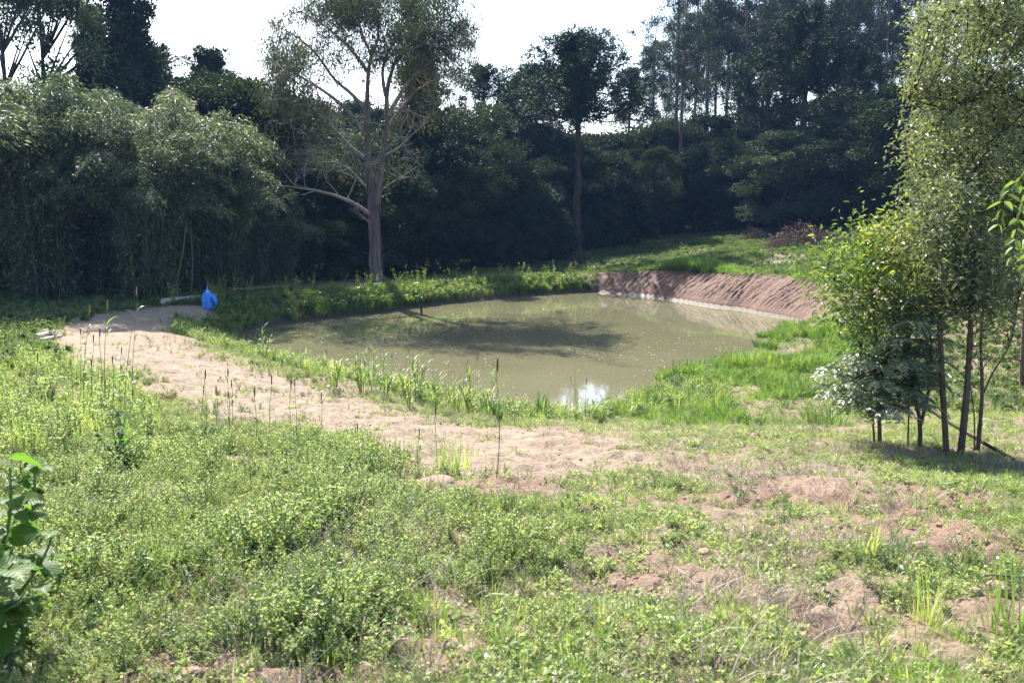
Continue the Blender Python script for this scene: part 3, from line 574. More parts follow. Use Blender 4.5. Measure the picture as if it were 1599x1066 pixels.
# ------------------------------------------------------------------ tree prototypes
def cluster(mb, c, r, n_, L, Wd, mat_i=0, flat=.8, droop=0, updir=.3, near=False, dirdown=False, tint=None, tb=0.):
    d = unit(rng.normal(0, 1, (n_, 3))); rr = rng.random(n_) ** .5; P = c + d * rr[:, None] * np.array([1, 1, flat]) * r
    if dirdown: D = np.stack([rng.normal(0, .45, n_), rng.normal(0, .45, n_), -np.ones(n_)], 1)
    else: D = unit(d + rng.normal(0, .7, (n_, 3)) + np.array([0, 0, updir]))
    t = rng.random(n_) if tint is None else np.clip(rng.normal(tint, .2, n_), 0, 1)
    leaves(mb, P, D, L * rng.uniform(.6, 1.2, n_), Wd * rng.uniform(.6, 1.2, n_), .15, near, t, droop)
def broadleaf(h, wid, nlobe=34, nl=300, leafL=.19, mat=None, low=.12, seed=0):
    tk, cr = MB(), MB(); z0 = h * low
    tr = smoothline([(0, 0, -.3), (rng.normal(0, .15), rng.normal(0, .15), h * .3), (rng.normal(0, .4), rng.normal(0, .4), h * .62), (rng.normal(0, .4), rng.normal(0, .4), h * .85)], 9)
    tube(tk, tr, np.linspace(h * .022, h * .005, 9), 7, .5, .2)
    for _ in range(nlobe):
        q = rng.random(); zz = z0 + (h - z0) * q ** .85; env = wid * (math.sin(math.pi * min(max((q * .86 + .14), .02), .97)) ** .55) * rng.uniform(.45, 1.08); a = rng.uniform(0, 6.28)
        c = np.array([math.cos(a) * env, math.sin(a) * env, min(zz, h * .93)]); r = wid * rng.uniform(.14, .34)
        cluster(cr, c, r, nl, leafL, leafL * .6, flat=rng.uniform(.45, .9), tint=rng.uniform(.1, .9))
        b = tr[np.argmin(abs(tr[:, 2] - (c[2] * .75)))]; tube(tk, smoothline([b, (b + c) / 2 + [0, 0, -.1], c], 4), np.linspace(h * .007, .012, 4), 4)
    return [('trunk', tk.mesh('trunk', M['bark'], True)), ('crown', cr.mesh('crown', mat or M['forest']))]
def araucaria(h, wid, bare=.55, nwh=9, puffs=3, rpuff=.62, seed=0, conic=.0):
    tk, cr = MB(), MB(); tube(tk, np.stack([np.zeros(14), np.zeros(14), np.linspace(-.3, h * .97, 14)], 1) + rng.normal(0, .05, (14, 3)) * [1, 1, 0], np.linspace(h * .018, h * .006, 14), 8, .5, .12)
    for i in range(nwh):
        q = i / (nwh - 1); zb = h * (bare + (1 - bare) * .93 * q); k = rng.integers(5, 9)
        Lb = wid * (1 - .8 * q ** 1.8) if not conic else wid * ((1 - q) * (.55 + conic) + .22)
        for j in range(k):
            a = 6.283 * (j + rng.uniform(-.25, .25)) / k + i; L_ = Lb * (rng.uniform(.4, 1.3) if conic else rng.uniform(.7, 1.1)); up = (max(h * (1 - .26 * (1 - bare) * 2 * (L_ / wid) ** 2) - zb, .4) * (.35 + .65 * q)) if not conic else L_ * .3 + .3
            dv = np.array([math.cos(a), math.sin(a), 0]); t = np.linspace(0, 1, 6)
            P = np.array([0, 0, zb]) + dv * (L_ * t)[:, None] + np.array([0, 0, 1]) * (up * t ** 2.2 - .12 * L_ * np.sin(t * np.pi))[:, None]
            tube(tk, P, np.linspace(.07, .025, 6), 4)
            for s in range(puffs):
                tt_ = 1 - s * .2 * rng.uniform(.7, 1.2); c = np.array([np.interp(tt_, t, P[:, m_]) for m_ in range(3)]) + rng.normal(0, .34, 3) * [1, 1, .35] + [0, 0, .15]
                n_ = 120; d = unit(rng.normal(0, 1, (n_, 3)) + [0, 0, .25]); rp = rpuff * rng.uniform(.7, 1.15)
                leaves(cr, c + d * (rp * rng.uniform(.2, .75, n_))[:, None], unit(d + rng.normal(0, .3, (n_, 3))), rp * rng.uniform(.25, .5, n_), .09, .1, False, rng.uniform(.0, 1, n_))
    return [('trunk', tk.mesh('trunk', M['bark'], True)), ('crown', cr.mesh('crown', M['araucaria']))]
def eucalypt(h, wid, bare=.4, n=38, nl=420):
    tk, cr = MB(), MB(); t = np.linspace(0, 1, 12); P = np.stack([np.sin(t * 3 + rng.uniform(0, 6)) * .25 * t, np.sin(t * 4 + rng.uniform(0, 6)) * .25 * t, h * t - .3], 1)
    tube(tk, P, np.linspace(h * .011, h * .003, 12), 7, .5, .1)
    for i in range(n):
        q = bare + (1 - bare) * rng.random() ** .8; a = rng.uniform(0, 6.28); L_ = wid * (.25 + .75 * math.sin(math.pi * (q - bare) / (1 - bare + 1e-6) * .85 + .3)) * rng.uniform(.3, 1.1)
        b = np.array([np.interp(q * .9, t, P[:, m_]) for m_ in range(3)]); c = b + [math.cos(a) * L_, math.sin(a) * L_, L_ * rng.uniform(.5, 1.2)]; c[2] = min(c[2], h)
        tube(tk, smoothline([b, (b + c) / 2 + [0, 0, -.15], c], 4), np.linspace(.05, .015, 4), 4)
        for s in range(3): cluster(cr, c + rng.normal(0, .5, 3) - [0, 0, .3 * s], rng.uniform(.5, .95), nl // 3, .28, .085, flat=.9, dirdown=True)
    return [('trunk', tk.mesh('trunk', M['bark_red'], True)), ('crown', cr.mesh('crown', M['euc_far']))]
def bamboo(h, wid, nc=54, nl=1150):
    cu, cr = MB(), MB()
    for i in range(nc):
        a = rng.uniform(0, 6.28); b = np.array([math.cos(a), math.sin(a), 0]) * rng.uniform(0, .9); out_ = wid * rng.uniform(.25, 1.05); hh = h * rng.uniform(.6, 1.03) * (1.05 - .22 * out_ / wid); a += rng.normal(0, .3)
        t = np.linspace(0, 1, 12); P = b + np.stack([math.cos(a) * out_ * t ** 2.1, math.sin(a) * out_ * t ** 2.1, hh * (np.sin(t * 2.0) / math.sin(1.57) * .98) - .1], 1)
        tube(cu, P, np.linspace(.045, .008, 12), 5)
        n_ = nl; q = rng.uniform(.06, 1, n_) ** .62; c = np.stack([np.interp(q, t, P[:, k]) for k in range(3)], 1)
        nb = 40; bi = rng.integers(0, nb, n_); qb = np.linspace(.03, 1, nb); q = qb[bi]; c = np.stack([np.interp(q, t, P[:, k]) for k in range(3)], 1)
        ba = rng.uniform(0, 6.28, nb)[bi]; bl = rng.uniform(.3, 1.15, nb)[bi] * rng.random(n_) ** .7
        c = c + np.stack([np.cos(ba) * bl * .8, np.sin(ba) * bl * .8, .15 - bl ** 2 * .55], 1) + rng.normal(0, .1, (n_, 3))
        D = np.stack([np.cos(ba) + rng.normal(0, .5, n_), np.sin(ba) + rng.normal(0, .5, n_), rng.uniform(-1.2, .2, n_)], 1)
        leaves(cr, c, D, rng.uniform(.12, .23, n_), rng.uniform(.03, .05, n_), .1, False, None, .2)
    return [('culms', cu.mesh('culms', M['culm'], True)), ('foliage', cr.mesh('foliage', M['bamboo']))]
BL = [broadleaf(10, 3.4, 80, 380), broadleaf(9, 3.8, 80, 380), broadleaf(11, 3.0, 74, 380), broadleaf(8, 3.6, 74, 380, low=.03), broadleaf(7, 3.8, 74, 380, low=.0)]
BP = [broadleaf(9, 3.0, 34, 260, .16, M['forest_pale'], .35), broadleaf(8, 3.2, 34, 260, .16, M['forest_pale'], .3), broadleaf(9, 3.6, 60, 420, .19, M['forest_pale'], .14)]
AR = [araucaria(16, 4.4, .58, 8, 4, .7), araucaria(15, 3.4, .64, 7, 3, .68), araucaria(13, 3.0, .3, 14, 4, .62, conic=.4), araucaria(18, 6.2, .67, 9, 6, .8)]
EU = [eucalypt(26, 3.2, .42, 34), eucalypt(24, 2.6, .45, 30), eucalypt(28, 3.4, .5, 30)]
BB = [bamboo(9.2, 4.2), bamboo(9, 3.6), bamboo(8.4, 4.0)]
PH = {id(p): h for ps, hs_ in ((BL, (10, 9, 11, 8, 7)), (BP, (9, 8, 9)), (AR, (16.5, 15.5, 13, 18.6)), (EU, (26, 24, 28)), (BB, (9.2, 9, 8.4))) for p, h in zip(ps, hs_)}
def stand(proto, u, vtop, Y, name, label, cat, group=None, wide=1.0):
    top = W(np.array(float(u)), np.array(float(vtop)), float(Y)); z = float(ground_z(np.array([top[0]]), np.array([top[1]]))[0]); s = (top[2] - z) / PH[id(proto)]
    return spawn(proto, name, label, cat, (top[0], top[1], z), rng.uniform(0, 6.28), group, (s * wide, s * wide, s))

# bamboo grove on the left
for (u, v, Y, k, lab) in [
    (-150, 92, 33, 0, None), (-50, 98, 35, 1, 'feathery bamboo clump at the left edge under the broad tree'), (45, 104, 33, 2, 'tall drooping bamboo clump second from the left edge'),
    (130, 108, 35, 0, 'pale topped bamboo clump below the dark conifer'), (215, 165, 32.5, 1, 'lower bamboo clump leaning out in front of the grove'),
    (262, 122, 37, 2, 'high domed bamboo clump behind the blue sack'), (335, 175, 38, 0, 'bamboo clump at the right side of the grove'), (395, 265, 41, 1, 'lowest bamboo clump between grove and pale trunk'), (440, 318, 42, 2, 'smallest bamboo clump, nearest the big pale trunk'), (60, 190, 38, 1, 'bamboo clump behind the second one from the left edge'), (-250, 92, 36, 2, 'bamboo clump farthest outside the left edge')]:
    stand(BB[k], u, v, Y, 'bamboo_clump', lab or 'bamboo clump half hidden at the far left of the grove', 'bamboo', 'bamboo clumps of the left grove' if lab else 'bamboo clumps hidden in the grove', 1.0)
for (u, v1, vb, Y, dx, lab) in [(297, 355, 468, 33, .02, 'straight pale bamboo pole standing left of the blue sack'), (290, 350, 470, 33.5, -.9, 'leaning thin bamboo pole in the shade behind the path')]:
    a = G([u + (0 if dx > 0 else -22)], [vb])[0]; top = W(np.array(float(u)), np.array(float(v1)), a[1]); mb = MB(); rel = top - a
    t = np.linspace(0, 1, 10)[:, None]; P = rel * t + np.array([.08, 0, 0]) * np.sin(t * 3); tube(mb, P, np.linspace(.045, .03, 10), 6)
    for q in np.linspace(.1, .9, 7): c = rel * q + np.array([.08, 0, 0]) * math.sin(q * 3); tube(mb, [c - rel * .004, c + rel * .004], .052, 6)
    tag(link('bamboo_pole', mb.mesh('bamboo_pole', M['culm'], True), None, a), lab, 'bamboo pole')

# conifers and tall trees against the sky
for (u, v, Y, k, w_, lab) in [
    (905, 50, 58, 3, 1.12, 'tall umbrella crowned araucaria standing alone above the middle of the forest'),
    (755, 104, 72, 1, 1.0, 'small dark araucaria silhouette right of the big pale tree'),
    (838, 100, 70, 0, .9, 'araucaria with ragged crown just left of the tall umbrella one'),
    (800, 128, 76, 1, .8, 'low araucaria between the small silhouette and the ragged one'),
    (985, 108, 95, 1, .9, 'araucaria with thin open branches just right of the umbrella one'),
    (325, 86, 60, 2, .95, 'araucaria with tiered crown above the right end of the bamboo'),
    (190, -45, 50, 2, .8, 'dark pointed conifer rising behind the bamboo on the left'),
    (140, 20, 53, 2, .6, 'bushy conifer behind the left shoulder of the dark pointed one'),
    (240, 80, 55, 2, .8, 'short conifer at the right foot of the dark pointed one'),
    (655, 88, 56, 2, .95, 'dark conical tree showing through the right side of the big pale tree'),
    (1262, 10, 62, 3, .9, 'broad heavy araucaria in front of the tall eucalyptus row'),
    (1195, 75, 67, 1, 1.0, 'araucaria tucked left of the broad heavy one'),
    (1345, 70, 66, 0, .9, 'araucaria tucked right of the broad heavy one')]:
    stand(AR[k], u, v, Y, 'araucaria_tree', lab, 'araucaria', None, w_)
stand(BP[0], 78, -30, 47, 'broadleaf_tree', 'open crowned tree at the top left corner behind the bamboo', 'tree', None, .85)
stand(BP[0], 5, -40, 44, 'broadleaf_tree', 'pale leaved tree cut by the top left corner', 'tree', None, .7)
for i, (u, v, Y, k, w_, lab) in enumerate([
    (1070, -10, 70, 0, 1.0, 'leftmost tall eucalyptus with a pale bare lower trunk'), (1025, 40, 100, 1, 1.0, 'thin eucalyptus with hanging sprays left of the tall row'),
    (1112, -70, 78, 1, 1, None), (1140, -40, 84, 2, 1, None), (1172, -90, 80, 0, 1, None), (1205, -60, 88, 1, 1, None), (1235, -90, 84, 2, 1, None), (1290, -60, 90, 0, 1, None),
    (1325, -70, 84, 1, .8, None), (1368, -60, 86, 2, .7, 'slender eucalyptus seen in the sky gap beside the leafy right tree'), (1392, -80, 80, 1, .8, 'slender eucalyptus nearest the leafy right tree'), (1440, -80, 82, 0, 1, None), (1500, -80, 80, 2, 1, None), (1580, -70, 84, 1, 1, None)]):
    stand(EU[k], u, v, Y, 'eucalyptus_tree', lab or '%s tall thin eucalyptus from the left in the dense row against the sky' % ['third', 'fourth', 'fifth', 'sixth', 'seventh', 'eighth', 'ninth', '', '', 'twelfth', 'thirteenth', 'last'][i - 2], 'eucalyptus', 'tall eucalyptus row', w_)
for k, u in enumerate(range(1060, 1460, 36)):
    stand(EU[k % 3], u + rng.uniform(-8, 8), rng.uniform(-70, 10), 104 + rng.uniform(-4, 4), 'eucalyptus_tree', ['first', 'second', 'third', 'fourth', 'fifth', 'sixth', 'seventh', 'eighth', 'ninth', 'tenth', 'eleventh', 'twelfth'][k] + ' from the left of the faint eucalyptuses behind the tall row', 'eucalyptus', 'faint eucalyptuses behind the tall row', 1.1)
# the forest behind the pond
PLACES = [(-300, 'off at the far left'), (-60, 'behind the left end of the bamboo'), (40, 'behind the second bamboo clump'), (110, 'behind the middle of the bamboo grove'), (190, 'behind the leaning bamboo clump'), (260, 'behind the high domed bamboo clump'), (330, 'behind the right end of the bamboo'),
    (400, 'just right of the bamboo grove'), (460, 'below the leftmost limbs of the big pale tree'), (520, 'just left of the big pale trunk'), (575, 'right behind the big pale trunk'), (630, 'just right of the big pale trunk'), (690, 'midway between pale trunk and small araucaria'), (745, 'below the small araucaria silhouette'),
    (800, 'below the ragged araucaria'), (855, 'left of the umbrella araucaria trunk'), (905, 'at the umbrella araucaria trunk'), (955, 'right of the umbrella araucaria trunk'), (1010, 'above the left end of the clay bank'), (1070, 'below the leftmost tall eucalyptus'), (1130, 'above the middle of the clay bank'), (1190, 'left of the broad heavy araucaria'),
    (1260, 'below the broad heavy araucaria'), (1330, 'right of the broad heavy araucaria'), (1400, 'beside the leafy right tree'), (1470, 'behind the forked young tree'), (1550, 'behind the thick trunked young tree'), (1650, 'behind the right edge of the picture'), (1750, 'beyond the right edge'), (1850, 'farthest beyond the right edge')]
USED = {}
def row(us, v0, vj, Y0, yj, protos, lab, grp, wide=1.0):
    lab0 = lab
    for u in us:
        pl = min(PLACES, key=lambda p: abs(p[0] - u) + 1000 * ((lab0, p[1]) in USED)); USED[(lab0, pl[1])] = 1; lab = lab0 + ' ' + pl[1]
        stand(protos[rng.integers(len(protos))], u + rng.uniform(-15, 15), v0(u) + rng.uniform(-vj, vj), (Y0(u) if callable(Y0) else Y0) + rng.uniform(-yj, yj), 'forest_tree', lab, 'tree', grp, wide * rng.uniform(.9, 1.2))
skyl = lambda u: float(np.interp(u, [-100, 380, 420, 500, 620, 700, 760, 900, 1090, 1200, 1400, 1700], [60, 135, 130, 150, 150, 175, 185, 190, 175, 150, 140, 140]))
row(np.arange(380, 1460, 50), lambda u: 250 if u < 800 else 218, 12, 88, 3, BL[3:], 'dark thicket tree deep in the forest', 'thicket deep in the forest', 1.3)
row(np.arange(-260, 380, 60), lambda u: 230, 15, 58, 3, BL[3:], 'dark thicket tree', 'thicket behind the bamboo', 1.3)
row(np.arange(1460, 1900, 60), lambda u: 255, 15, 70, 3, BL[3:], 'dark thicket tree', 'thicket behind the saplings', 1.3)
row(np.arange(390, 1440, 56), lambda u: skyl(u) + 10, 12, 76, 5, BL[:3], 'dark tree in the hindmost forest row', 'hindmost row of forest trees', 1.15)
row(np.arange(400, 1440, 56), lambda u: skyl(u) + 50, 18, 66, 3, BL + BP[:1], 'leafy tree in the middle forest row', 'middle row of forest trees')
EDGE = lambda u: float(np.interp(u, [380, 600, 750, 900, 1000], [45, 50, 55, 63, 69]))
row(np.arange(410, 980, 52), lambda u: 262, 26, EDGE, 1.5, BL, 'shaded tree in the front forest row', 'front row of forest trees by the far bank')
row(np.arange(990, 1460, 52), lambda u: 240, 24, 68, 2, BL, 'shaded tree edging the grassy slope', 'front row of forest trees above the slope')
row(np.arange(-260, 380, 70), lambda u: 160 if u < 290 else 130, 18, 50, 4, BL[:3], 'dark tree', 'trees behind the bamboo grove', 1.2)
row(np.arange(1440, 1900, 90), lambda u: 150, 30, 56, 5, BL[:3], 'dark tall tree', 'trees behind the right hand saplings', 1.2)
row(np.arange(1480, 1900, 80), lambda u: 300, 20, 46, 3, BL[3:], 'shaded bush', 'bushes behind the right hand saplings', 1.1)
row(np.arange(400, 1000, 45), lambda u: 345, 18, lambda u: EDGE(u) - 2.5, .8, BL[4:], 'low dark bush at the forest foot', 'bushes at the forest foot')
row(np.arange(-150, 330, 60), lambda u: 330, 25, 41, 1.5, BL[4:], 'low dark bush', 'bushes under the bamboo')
for (u, v, Y, k, w_, lab) in [(1070, 196, 72, 0, .62, 'small round crowned pale tree in front of the tall eucalyptus trunk'), (1040, 180, 75, 1, .6, 'pale flat crowned tree just left of the tall eucalyptus trunk'),
    (1225, 205, 60, 2, 1.2, 'light green tree leaning over the back of the grassy slope'), (1320, 185, 60, 2, 1.4, 'wide green tree behind the slope beside the young trees'), (745, 160, 60, 1, .8, 'greyish leafed tree below the small araucaria silhouette'), (480, 150, 55, 0, .85, 'round topped tree behind the left limbs of the big pale tree')]:
    stand(BP[k], u, v, Y, 'pale_tree', lab, 'tree', None, w_)

# ------------------------------------------------------------------ the big pale tree by the far bank
base = G([587], [446])[0]; Y0 = base[1]
def Wr(P, dys): 
    a = np.array([W(np.array(float(u)), np.array(float(v)), Y0 + dy) for (u, v), dy in zip(P, dys)]); return a - base
root = thing('big_eucalyptus', 'big pale barked tree with forked trunk and airy crown on the far bank', 'tree', base)
tk = MB(); t0 = Wr([(588, 452), (587, 430), (586, 395), (585, 360), (583, 325), (579, 300), (575, 265), (573, 225), (573, 185), (573, 150), (575, 110), (582, 70)], np.zeros(12))
tr1 = smoothline(t0, 26); tube(tk, tr1, np.interp(np.linspace(0, 1, 26), [0, .05, .3, .45, .7, 1], [.42, .30, .25, .19, .13, .05]), 12, .5, .12)
tr2 = smoothline(Wr([(586, 350), (588, 320), (592, 290), (595, 260), (599, 225), (606, 190), (602, 150), (612, 105), (640, 58)], [0, -.1, -.2, -.3, -.4, -.5, -.5, -.6, -.8]), 22); tube(tk, tr2, np.linspace(.2, .05, 22), 9, .5, .12)
link('trunk', tk.mesh('trunk', M['bark_red'], True), root)
LIMBS = [([(583, 340), (562, 322), (532, 308), (500, 298), (455, 292), (425, 288)], (0, -.3, -.8, -1.2, -1.5, -1.8), .11), ([(574, 250), (548, 232), (520, 200), (500, 180), (478, 160)], (0, .3, .8, 1.2, 1.6), .11),
    ([(574, 215), (540, 168), (500, 138), (462, 116), (430, 96)], (0, -.3, -.9, -1.4, -1.8), .12), ([(573, 175), (555, 150), (520, 125), (500, 90), (470, 60), (440, 45)], (0, .4, .9, 1.5, 1.8, 2.2), .10),
    ([(575, 115), (556, 85), (530, 60), (505, 38), (470, 18)], (0, -.3, -.8, -1.0, -1.3), .09), ([(576, 100), (592, 60), (588, 20), (592, -15)], (0, .2, .6, .9), .08), ([(579, 85), (562, 45), (552, 5)], (0, -.5, -1), .07),
    ([(602, 150), (595, 112), (606, 80), (628, 48), (662, 20)], (-.5, .0, .6, 1.2, 1.8), .09), ([(606, 180), (640, 122), (668, 100), (700, 74), (725, 60)], (-.5, -.8, -1.2, -1.6, -1.9), .11),
    ([(598, 245), (622, 232), (650, 204), (672, 188)], (-.4, -.6, -1, -1.2), .06), ([(612, 105), (650, 62), (685, 45), (722, 62)], (-.6, .0, .7, 1.4), .08), ([(590, 320), (570, 290), (545, 262), (515, 250)], (0, .5, 1, 1.6), .06), ([(604, 200), (625, 170), (650, 140), (690, 120)], (-.5, .3, .9, 1.6), .08),
    ([(585, 360), (575, 345), (560, 338)], (0, -.3, -.5), .035), ([(592, 300), (612, 285), (632, 272)], (-.2, -.5, -.9), .035)]
nodes = [tr1[10:], tr2[6:]]
for P, dy, r in LIMBS:
    mb = MB(); L_ = smoothline(Wr(P, dy), 14); tube(mb, L_, np.linspace(r, r * .25, 14), 7, .5, .1)
    for k in range(7):
        q = rng.integers(4, 13); c = L_[q]; d = unit(rng.normal(0, 1, 3) + [0, 0, .7] + 1.2 * unit(L_[min(q + 1, 13)] - L_[q])); e = c + d * rng.uniform(.5, 1.5)
        s_ = smoothline([c, (c + e) / 2 + rng.normal(0, .06, 3), e], 6); tube(mb, s_, np.linspace(r * .28, .012, 6), 4); nodes.append(s_)
    link('branch', mb.mesh('branch', M['bark_pale'], True), root); nodes.append(L_[4:])
NN = np.vstack(nodes); cr, tw = MB(), MB()
for (u, v, ru, rv, cnt, nl) in [(505, 32, 75, 30, 26, 90), (590, 8, 80, 26, 30, 100), (680, 30, 55, 38, 30, 120), (718, 80, 24, 50, 12, 90), (460, 92, 40, 26, 11, 90), (530, 98, 55, 28, 14, 70), (640, 85, 40, 45, 20, 110), (690, 110, 32, 30, 9, 60),
    (445, 135, 40, 25, 14, 60), (440, 90, 26, 40, 12, 60), (480, 165, 70, 30, 16, 40), (500, 215, 75, 50, 20, 14), (640, 180, 50, 50, 10, 50), (430, 60, 16, 40, 5, 50), (560, 55, 60, 40, 14, 60), (600, -30, 110, 20, 20, 90), (500, 255, 60, 25, 8, 16), (625, 235, 40, 30, 6, 20)]:
    for _ in range(int(cnt * 1.7)):
        a = rng.uniform(0, 6.28); q = math.sqrt(rng.random()) * 1.12; uu, vv = u + math.cos(a) * q * ru, v + math.sin(a) * q * rv
        dy = rng.normal(0, 1) * 1.9; c = W(np.array(uu), np.array(vv), Y0 + dy) - base; k = np.argmin(np.linalg.norm(NN - c, axis=1)); b = NN[k]
        tube(tw, smoothline([b, (b + c) / 2 + rng.normal(0, .12, 3) + [0, 0, .1], c], 5), np.linspace(.026, .007, 5), 3)
        for s in range(6 if nl < 60 else 3):
            e = c + rng.normal(0, .42, 3); tube(tw, [c, (c + e) / 2 + rng.normal(0, .08, 3), e], [.010, .008, .004], 3)
        for s in range(3): cluster(cr, c + rng.normal(0, .3, 3), rng.uniform(.3, .75), max(int(nl * .62), 5), .17, .045, flat=.9, dirdown=True, tint=rng.uniform(.1, .9))
link('twigs', tw.mesh('twigs', M['bark_pale']), root); link('crown', cr.mesh('crown', M['euc']), root)
# thin dead vine stem beside the trunk
mb = MB(); tube(mb, smoothline(Wr([(600, 440), (597, 400), (594, 360), (592, 320)], [-.4] * 4), 10), .035, 5); tag(link('vine_stem', mb.mesh('vine_stem', M['bark'], True), None, base), 'thin dark stem climbing right beside the big pale trunk', 'vine')

# ------------------------------------------------------------------ right: leafy tree reaching in from outside the frame
rb = G([1690], [745])[0]; rb[1] = 11.5; rb[0] = ray(1690, 700)[0] * 11.5; rb[2] = ground_z(rb[:1], rb[1:2])[0]
root = thing('leafy_tree', 'large glossy leafed tree whose branches fill the right edge', 'tree', rb)
def rel(P, Y): return np.array([W(np.array(float(u)), np.array(float(v)), y) for (u, v), y in zip(P, Y)]) - rb
tk = MB(); T0 = smoothline(np.vstack([[0, 0, -.2], rel([(1690, 480), (1680, 250), (1700, 60), (1710, -120)], [11.5, 11.4, 11.3, 11.4])]), 18); tube(tk, T0, np.linspace(.13, .04, 18), 9, .5, .1); link('trunk', tk.mesh('trunk', M['bark'], True), root)
BR = [([(1682, 260), (1610, 160), (1560, 135), (1510, 150), (1470, 190)], [11.4, 11, 10.6, 10.4, 10.2], .05), ([(1682, 280), (1620, 160), (1560, 168), (1520, 230), (1470, 265)], [11.4, 11.2, 11, 10.9, 10.8], .05),
    ([(1684, 330), (1600, 190), (1555, 200), (1530, 260), (1500, 300)], [11.4, 10.8, 10.4, 10.1, 10], .04), ([(1695, 100), (1620, 60), (1560, 20), (1500, 10), (1450, 30)], [11.4, 11.2, 11, 11, 11], .05),
    ([(1685, 300), (1600, 300), (1540, 300), (1490, 330)], [11.4, 11, 10.6, 10.4], .035), ([(1700, 0), (1620, -60), (1530, -90), (1470, -60)], [11.4, 11, 11, 10.8], .05), ([(1700, 50), (1800, -30), (1860, -60)], [11.4, 12, 12.5], .05), ([(1690, 250), (1790, 160), (1850, 150)], [11.4, 12, 12.3], .05), ([(1690, 200), (1680, 80), (1640, -20)], [11.4, 12.6, 13.4], .05)]
nodes = [T0[8:]]
for P, Ys, r in BR:
    mb = MB(); L_ = smoothline(rel(P, Ys), 14); tube(mb, L_, np.linspace(r, r * .2, 14), 6, .5, .1); nodes.append(L_[3:])
    for k in range(9):
        q = rng.integers(3, 13); c = L_[q]; e = c + unit(rng.normal(0, 1, 3) + 1.0 * unit(L_[min(q + 1, 13)] - L_[q])) * rng.uniform(.25, .7); s_ = smoothline([c, (c + e) / 2 + rng.normal(0, .03, 3), e], 5); tube(mb, s_, np.linspace(r * .25, .004, 5), 4); nodes.append(s_)
    link('branch', mb.mesh('branch', M['bark'], True), root)
NN = np.vstack(nodes); cr, tw = MB(), MB()
for (u, v, ru, rv, cnt) in [(1500, 40, 70, 50, 60), (1490, 130, 65, 50, 62), (1480, 230, 72, 50, 62), (1510, 300, 62, 45, 46), (1570, 100, 50, 80, 50), (1570, 230, 45, 70, 40), (1560, 350, 45, 60, 28), (1560, -60, 110, 60, 46), (1680, 50, 80, 130, 60), (1800, 50, 80, 120, 40), (1690, 240, 80, 60, 24), (1520, 400, 60, 40, 16), (1455, 300, 45, 45, 34), (1440, 360, 35, 30, 12), (1540, 330, 60, 50, 30), (1590, 320, 40, 60, 30), (1590, 30, 50, 50, 26), (1440, 80, 25, 60, 14), (1435, 215, 25, 40, 12)]:
    for _ in range(cnt):
        a = rng.uniform(0, 6.28); q = math.sqrt(rng.random()); uu, vv = u + math.cos(a) * q * ru, v + math.sin(a) * q * rv; yy = 11 + rng.normal(0, .75)
        c = W(np.array(uu), np.array(vv), yy) - rb; b = NN[np.argmin(np.linalg.norm(NN - c, axis=1))]
        s_ = smoothline([b, (b + c) / 2 + rng.normal(0, .05, 3), c], 5); tube(tw, s_, np.linspace(.011, .004, 5), 4)
        n_ = 66; q2 = rng.uniform(.25, 1.15, n_); pos = np.stack([np.interp(np.clip(q2, 0, 1), np.linspace(0, 1, 5), s_[:, k]) for k in range(3)], 1) + rng.normal(0, .06, (n_, 3)); pos = np.where(q2[:, None] > .75, c + rng.normal(0, .12, (n_, 3)), pos)
        D = rng.normal(0, 1, (n_, 3)) * [1, 1, .6] - [.1, 0, .15]; leaves(cr, pos, D, rng.uniform(.045, .09, n_), rng.uniform(.016, .032, n_), .15, False, np.clip(rng.normal(rng.uniform(.2, .8), .25, n_), 0, 1), .15)
link('twigs', tw.mesh('twigs', M['bark']), root); link('crown', cr.mesh('crown', M['right']), root)
# nearer hanging spray of larger leaves at the right edge
hb = W(np.array(1640.), np.array(250.), 5.0); root2 = thing('hanging_branch', 'near hanging spray of large bright leaves at the right edge', 'branch', hb)
mb = MB(); lfm = MB(); leaves(lfm, np.zeros((1, 3)), np.array([[1., 0, 0]]), .095, .045, .2, True, np.array([.7]), .1, np.zeros(1)); lfme = lfm.mesh('leaf', M['yellow'])
for k, P in enumerate([[(1640, 250), (1600, 270), (1570, 300), (1560, 350)], [(1640, 250), (1610, 290), (1590, 340), (1580, 400)], [(1640, 250), (1625, 300), (1610, 380), (1600, 430)]]):
    L_ = smoothline(np.array([W(np.array(float(u)), np.array(float(v)), 5 + .1 * k) for u, v in P]) - hb, 12); tube(mb, L_, np.linspace(.006, .002, 12), 4)
    for j in range(2, 12):
        for sgn in (-1, 1):
            o = link('leaf', lfme, root2, L_[j]); o.rotation_euler = (rng.uniform(-.8, .8), rng.uniform(.3, 1.3), rng.uniform(-.5, .5) + (3.14 if sgn < 0 else 0)); o.scale = (rng.uniform(.55, 1.05),) * 3
link('twig', mb.mesh('twig', M['bark']), root2)

